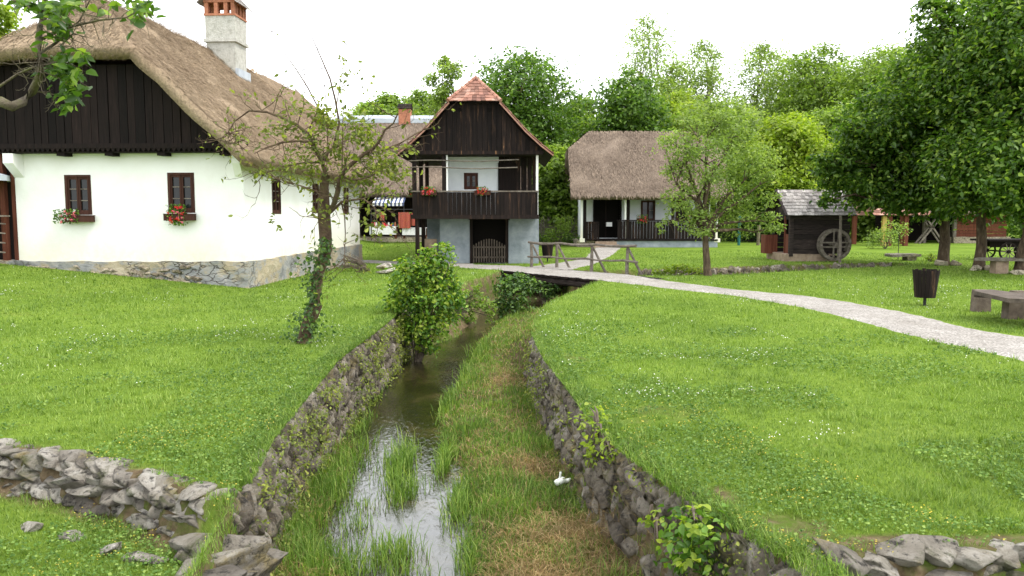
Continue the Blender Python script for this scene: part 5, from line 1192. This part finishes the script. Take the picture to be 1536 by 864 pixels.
bush('wall_plant', 'small leafy sprig rooted low in the face of the right wall', (1.0, 5.45, -.25), [(.98, 5.4, -.2, .07), (1.0, 5.3, -.3, .05)], 42, .05, 'lf_lime', cat='plant', stems=4)
bush('dead_shrub', 'half-dry twiggy shrub at the far corner of the white cottage', (-4.75, 27.0, 0), pxlobes([(525, 400, 12), (512, 385, 11), (540, 405, 10), (500, 402, 9)], 27), 160, .06, 'lf_olive', stems=60)
bush('bank_shrub', 'straggly green plants on the eroded left bank before the footbridge', (-1.55, 20.5, -.6), pxlobes([(705, 450, 14), (720, 455, 14), (700, 475, 12), (735, 462, 12), (718, 435, 10), (690, 440, 10), (735, 480, 9)], 20.5), 700, .085, 'lf_mid', stems=40)
bush('tall_shrub', 'pale green shrub by the yellow post of the shelter', (20.8, 44.8, 0), [(20.8, 44.8, .6, .8), (21.4, 45, 1.0, .7), (20.3, 45, .5, .6)], 1200, .11, 'lf_airy')
bush('small_shrub', 'small tuft of green plants beside the raised stone slab', (17.0, 32.7, 0), [(17.0, 32.7, .15, .22), (17.3, 32.7, .1, .18)], 200, .08, 'lf_lime')
# plants in front of the cottage garden fence
bush('garden_shrub', 'thin green shrub in front of the stick fence', (2.9, 49, 0), [(2.9, 49, .8, .6), (3.3, 49, 1.4, .5), (2.3, 49, .6, .5)], 900, .12, 'lf_mid')
bush('garden_shrub', 'broad low green hedge plants at the foot of the stick fence', (3.5, 50.5, 0), [(1.6, 50.5, .3, .45), (2.4, 50.5, .3, .45), (3.4, 50.5, .35, .5), (4.4, 50.5, .3, .45)], 1300, .12, 'lf_dark')

# ---- flower boxes
def flowers(name, label, loc, rx, ry, rz_, n, mt, drop=0, box=None, parent_rz=0, nb=22, leafs='lf_bush', mt2=None):
    t_ = thing(name, label, 'flower box' if box else 'flowers', loc, parent_rz)
    if box:
        mb = MB(); mb.box(box[0], box[1], -.1, .1, -.09, .07); mb.box(box[0] - .01, box[1] + .01, -.11, .11, .07, .085); mb.build('box', M['frame'], t_)
    else:
        mb = MB(); mb.lathe([(0, -.1), (.07, -.1), (.09, .04), (0, .04)], 10); mb.build('pot', M['terracotta'], t_)
    P = np.clip(rng.normal(size=(n * 2, 3)), -1.5, 1.5) * np.array([rx, ry, rz_]) * .38 + np.array([drop, -.05, .06]); leaves('foliage', P, rng.normal(size=P.shape) * .6 + np.array([0, -.4, .6]), .055, M[leafs], t_, True, .8)
    for mm_, k_ in ((mt, nb), (mt2, nb // 2)):
        if not mm_: continue
        c_ = np.clip(rng.normal(size=(k_, 3)), -1.3, 1.3) * np.array([rx, ry * .6, rz_]) * .36 + np.array([drop, -.13, .05]); P = np.repeat(c_, 14, 0) + rng.normal(size=(k_ * 14, 3)) * .016
        leaves('blossom', P, rng.normal(size=P.shape) + np.array([0, -.8, .4]), .03, M[mm_], t_, False, .9)
    return t_
ca = math.radians(3); U_ = Vector((math.cos(ca), -math.sin(ca), 0)); V_ = Vector((math.sin(ca), math.cos(ca), 0)); C0 = Vector((-6.84, 20.62, 0))
flowers('flower_box', 'window box with pale pink geraniums trailing left below the left cottage window', tuple(C0 + U_ * -4.30 + V_ * -.13 + Vector((0, 0, 1.80))), .55, .12, .28, 190, 'pink', -.28, (-.30, .38), -ca, 10, mt2='whiteflower')
flowers('flower_box', 'window box with bright red geraniums below the right cottage window', tuple(C0 + U_ * -1.63 + V_ * -.13 + Vector((0, 0, 1.84))), .38, .12, .42, 190, 'red', -.06, (-.38, .38), -ca, 16, mt2='pink')
flowers('flower_box', 'red geraniums hanging on the left part of the granary balcony', (-3.12, 30.28, 2.72), .42, .12, .26, 150, 'red', 0, (-.3, .3), 0, 16, mt2='pink')
flowers('flower_box', 'red geraniums hanging at the middle of the granary balcony', (-1.1, 30.28, 2.72), .34, .12, .26, 120, 'red', 0, (-.3, .3), 0, 14)
flowers('flower_box', 'orange flowers at the far left corner of the granary gallery', (-3.85, 31.4, 2.75), .25, .2, .3, 110, 'orange', 0, (-.15, .15), 0, 8)
flowers('flower_box', 'red flowers on the left part of the porch cottage railing', (7.55, 46.85, 1.60), .5, .12, .42, 130, 'red', 0, (-.3, .3), 0, 15)
flowers('flower_box', 'red flowers on the railing of the porch cottage, behind the fruit tree', (10.5, 46.85, 1.6), .5, .12, .42, 130, 'red', 0, (-.3, .3), 0, 12)
flowers('flower_pot', 'pot with red flowers on the plant rack at the left edge', (-13.62, 20.5, gz(-13.6, 20.5) + 1.36), .14, .12, .16, 40, 'red', 0, None, 0, 6)
flowers('flower_pot', 'pot with blue flowers on the plant rack beside the cottage wall', (-13.12, 20.5, gz(-13.6, 20.5) + 1.36), .14, .12, .16, 40, 'blue', 0, None, 0, 6)
rk.location.z = gz(-13.4, 20.5) + .02

# ================================================================ ground cover
PU = [gp(*p_) for p_ in up]; PL = [gp(*p_) for p_ in lo]; PATH = PU + PL[::-1]
PATH2 = [gp(*p_) for p_ in ((893, 371), (878, 388), (838, 394), (780, 402), (852, 406), (890, 396), (916, 384), (932, 371))]
PATH3 = [(-30, 38), (-12, 35.5), (-6.4, 33.78), (-4.25, 32.34), (-1.5, 31.2), (-1.4, 29.2), (-3.97, 30.4), (-6.04, 31.89), (-12, 33.9), (-30, 36.4)]
def blocked(x, y):
    b = (sdist(x, y, PATH) > -.03) | (sdist(x, y, PATH2) > -.03) | (sdist(x, y, PATH3) > -.03)
    u = (x + 6.84) * math.cos(ca) - (y - 20.62) * math.sin(ca); v_ = (x + 6.84) * math.sin(ca) + (y - 20.62) * math.cos(ca)
    b |= (u < .02) & (v_ > -.08) & (v_ < 12.3)
    b |= (x > -3.0) & (x < 1.1) & (y > 31.2); b |= (x > 11) & (x < 13.9) & (y > 32.5) & (y < 35.1)
    return b
def sector(n, d0, d1, half=41):
    th = np.radians(rng.uniform(-half, half, n)); d = np.exp(rng.uniform(math.log(d0), math.log(d1), n)); return d * np.sin(th), d * np.cos(th), d
def blades(name, x, y, h, wd, mt, lean=.6, kind=None, label=None, cat='grass', seg=1, z=None, droop=.5):
    n = len(x); z = height(x, y) if z is None else z; a = rng.uniform(0, 2 * PI, n); D = np.stack([np.cos(a), np.sin(a), np.zeros(n)], 1); B = np.stack([-np.sin(a), np.cos(a), np.zeros(n)], 1)
    P = np.stack([x, y, z - .006], 1); h = np.asarray(h)[:, None]; wd = np.broadcast_to(wd, (n,))[:, None]; l_ = lean * rng.uniform(.2, 1.3, n)[:, None]
    if seg == 1:
        V = np.stack([P - B * wd, P + B * wd, P + np.array([0, 0, 1]) * h + D * h * l_], 1); o = npmesh(name, V.reshape(-1, 3), np.arange(3 * n).reshape(-1, 3), mt)
    else:
        m1 = P + np.array([0, 0, 1]) * h * .6 + D * h * l_ * .35; m2 = P + np.array([0, 0, 1]) * h * (.95 - droop * .3 * l_) + D * h * l_ * .95
        V = np.stack([P - B * wd, P + B * wd, m1 - B * wd * .8, m1 + B * wd * .8, m2], 1); i_ = np.arange(n)[:, None] * 5
        o = npmesh(name, V.reshape(-1, 3), np.concatenate([i_ + [[0, 1, 3]], i_ + [[0, 3, 2]], i_ + [[2, 3, 4]]], 0), mt)
    return tag(o, label, cat, kind='stuff')
x, y, d = sector(560000, 3.6, 44); cs = sdist(x, y, CANAL); tl = np.maximum(sdist(x, y, TERR_L), sdist(x, y, TERR_R))
ok = (cs < .03) & ~blocked(x, y) & (rng.random(len(x)) > 1.4 * bare(x, y)) & ~((tl > -.02) & (tl < .13) & (cs < -.2)); dirt = fbm(x, y, 1.3, 21); ok &= ~((dirt > .56) & (cs > -1.0) & (x > 0) & (y < 11) & (rng.random(len(x)) < .8))
x, y, d, cs = x[ok], y[ok], d[ok], cs[ok]
h = (.020 + .024 * fbm(x, y, .9, 31) + .034 * (fbm(x, y, 5, 33) > .58) + .06 * sstep(-.22, 0, cs) * rng.random(len(x))) * rng.uniform(.6, 1.3, len(x)) * (d / 5) ** .12
blades('lawn_grass', x, y, h, .0023 * (d / 4) ** .85 * rng.uniform(.7, 1.4, len(x)), M['grass'], .9, label='short mown lawn grass on both banks of the brook')
# clover and small broad leaves in the near lawn
x, y, d = sector(110000, 3.6, 14); cs = sdist(x, y, CANAL); tl = np.maximum(sdist(x, y, TERR_L), sdist(x, y, TERR_R)); ok = (cs < 0) & ~blocked(x, y) & (rng.random(len(x)) > 1.5 * bare(x, y)) & ~((tl > -.02) & (tl < .2)) & (fbm(x, y, 1.1, 41) + .15 * (cs > -1.2) > .50)
x, y, d = x[ok], y[ok], d[ok]; P = np.stack([x, y, height(x, y) + rng.uniform(.02, .06, len(x))], 1)
tag(leaves('clover', P, rng.normal(size=P.shape) * .45 + np.array([0, 0, 1]), .016 * (d / 4) ** .5 * rng.uniform(.7, 1.5, len(x)), M['clover'], None, False, .95), 'clover and small broad-leaved herbs in the lawn', 'clover', kind='stuff')
x, y, d = sector(60000, 3.8, 26); ok = (sdist(x, y, CANAL) < -.1) & ~blocked(x, y) & (sdist(x, y, TERR_L) < -.1) & (sdist(x, y, TERR_R) < -.1) & (fbm(x, y, .8, 51) > .54) & (fbm(x, y, 3.2, 53) > .50) & (rng.random(len(x)) < .5)
x, y, d = x[ok], y[ok], d[ok]; P = np.stack([x, y, height(x, y) + rng.uniform(.06, .085, len(x))], 1)
tag(leaves('daisies', P, rng.normal(size=P.shape) * .35 + np.array([0, -.2, 1]), (.0105 * (d / 4) ** .4) * rng.uniform(.6, 1.2, len(x)), M['whiteflower'], None, False, 1.0), 'tiny white daisies and clover heads scattered in drifts over the lawn', 'daisies', kind='stuff')
# fallen fruit-bloom yellow specks near the right wall
x, y, d = sector(14000, 3.8, 8); cs = sdist(x, y, CANAL); ok = (cs < -.02) & (cs > -1.3) & ~blocked(x, y) & (fbm(x, y, 2.1, 61) > .5); x, y = x[ok], y[ok]
P = np.stack([x, y, height(x, y) + .05], 1); M['yellowleaf'] = leafmat('yellowed_leaves', (.30, .26, .03), (.48, .40, .05), (.6, .5, .1), .3)
tag(leaves('yellow_leaves', P, rng.normal(size=P.shape) * .4 + np.array([0, 0, 1]), .014, M['yellowleaf'], None, False, .9), 'small yellowed leaves among the clover near the brook walls', 'leaves', kind='stuff')
# long grass of the brook bed
x, y, d = sector(260000, 3.8, 26, 20); cs = sdist(x, y, CANAL); wd = sdist(x, y, WATER); pat = fbm(x, y, 1.5, 71)
HAY = np.maximum.reduce([np.exp(-(((x - a) / sx) ** 2 + ((y - b) / sy) ** 2)) for a, b, sx, sy in ((.15, 8.3, .35, .35), (.55, 6.5, .45, .5), (.3, 5.6, .6, .6), (.75, 6.0, .4, .4), (-.1, 13, .3, .8))])
ok = (cs > .0) & (wd < .02) & (rng.random(len(x)) > .15 + HAY * .75); xg, yg, dg, pg = x[ok], y[ok], d[ok], pat[ok]
lush = sstep(.42, .60, pg)
blades('bank_grass', xg, yg, (.05 + .10 * lush * rng.random(len(xg)) + .05 * rng.random(len(xg))) * rng.uniform(.6, 1.3, len(xg)), .0026 * (dg / 5) ** .8, M['longgrass'], .8, label='long unmown grass on the brook bed between the walls', seg=2)
ok = (cs > .0) & (wd < .0) & (rng.random(len(x)) < .10 + .14 * (pat < .45) + HAY * .8); xh_, yh_, dh_ = x[ok], y[ok], d[ok]; zz = height(xh_, yh_)
blades('dry_grass', xh_, yh_, .05 * rng.uniform(.5, 1.5, len(xh_)), .0022 * (dh_ / 5) ** .7, M['hay'], 3.2, label='flattened dry brown grass lying on the bank', seg=2, z=zz + rng.uniform(.0, .07, len(xh_)))
# tufts standing in and beside the water
tx = []; ty = []; th_ = []
def tuft(cx, cy, sx, sy, n, hh):
    n = int(n * .5); tx.append(rng.normal(cx, sx, n)); ty.append(rng.normal(cy, sy, n)); th_.append(np.full(n, hh) * rng.uniform(.4, 1.2, n))
for px_, py_, sx, sy, n_, hh in ((600, 700, .09, .35, 1100, .26), (607, 740, .08, .2, 500, .24), (595, 835, .11, .14, 520, .22), (575, 825, .1, .1, 120, .2), (610, 865, .12, .1, 160, .18), (520, 700, .12, .5, 900, .24), (500, 740, .12, .3, 700, .22), (540, 640, .06, .3, 300, .15), (470, 860, .2, .25, 1800, .22), (455, 800, .1, .3, 1100, .2), (520, 860, .15, .15, 500, .18),
                                 (530, 790, .08, .1, 160, .18), (672, 610, .06, .4, 700, .22), (668, 690, .05, .4, 700, .22), (688, 760, .06, .3, 800, .24), (705, 840, .06, .25, 700, .22), (700, 560, .06, .6, 500, .22), (560, 600, .05, .5, 300, .14), (545, 760, .1, .1, 120, .15), (720, 530, .1, .5, 500, .25)):
    c_ = gp(px_, py_, -.92); tuft(c_[0], c_[1], sx, sy, n_, hh)
tx = np.concatenate(tx); ty = np.concatenate(ty); th_ = np.concatenate(th_); ok = sdist(tx, ty, CANAL) > .08; tx, ty, th_ = tx[ok], ty[ok], th_[ok]; tz = np.maximum(height(tx, ty), -.94)
blades('water_grass', tx, ty, th_, .0036 * (ty / 6) ** .7, M['longgrass'], .75, label='grass tufts standing in and along the running water', seg=2, z=tz)
# small plants rooted in the wall joints and hanging over the wall tops
P = []; Nn = []
for line, sgn, n_ in ((LW, 1, 2300), (RW, -1, 1500)):
    A = np.array(line, float); seg = np.hypot(*np.diff(A, axis=0).T); s_ = np.r_[0, np.cumsum(seg)]
    t_ = rng.random(n_ * 3) * s_[-1]; xx = np.interp(t_, s_, A[:, 0]); yy = np.interp(t_, s_, A[:, 1]); z = -rng.random(n_ * 3) ** 1.25 * .9
    k_ = (fbm(yy, z * 1.5, 2.6, 81 + sgn) > (.47 if sgn > 0 else .53)) ; xx, yy, z = xx[k_], yy[k_], z[k_]
    off = .10 + .13 * (-z) + rng.uniform(-.02, .09, len(xx)); P.append(np.stack([xx + sgn * off * 1.0, yy, z], 1)); Nn.append(rng.normal(size=(len(xx), 3)) * .5 + np.array([sgn * .7, -.2, .6]))
P = np.concatenate(P); Nn = np.concatenate(Nn); tag(leaves('wall_herbs', P, Nn, .026 * rng.uniform(.6, 1.6, len(P)) * (P[:, 1] / 6) ** .5, M['lf_olive'], None, True, .6), 'small herbs and moss rooted in the joints of the brook walls', 'herbs', kind='stuff')
xx = []; yy = []
for line, sgn in ((LW, 1), (RW, -1)):
    A = np.array(line, float); seg = np.hypot(*np.diff(A, axis=0).T); s_ = np.r_[0, np.cumsum(seg)]; t_ = rng.random(15000) * s_[-1] * (1 if sgn < 0 else .96)
    xx.append(np.interp(t_, s_, A[:, 0]) + sgn * rng.uniform(-.20, .05, 15000)); yy.append(np.interp(t_, s_, A[:, 1]))
xx = np.concatenate(xx); yy = np.concatenate(yy); zz = base_h(xx, yy) - .01
blades('edge_grass', xx, yy, .065 * rng.uniform(.4, 1.4, len(xx)), .0026 * (yy / 5) ** .8, M['longgrass'], 1.2, label='ragged grass hanging over the wall tops', seg=2, z=zz)
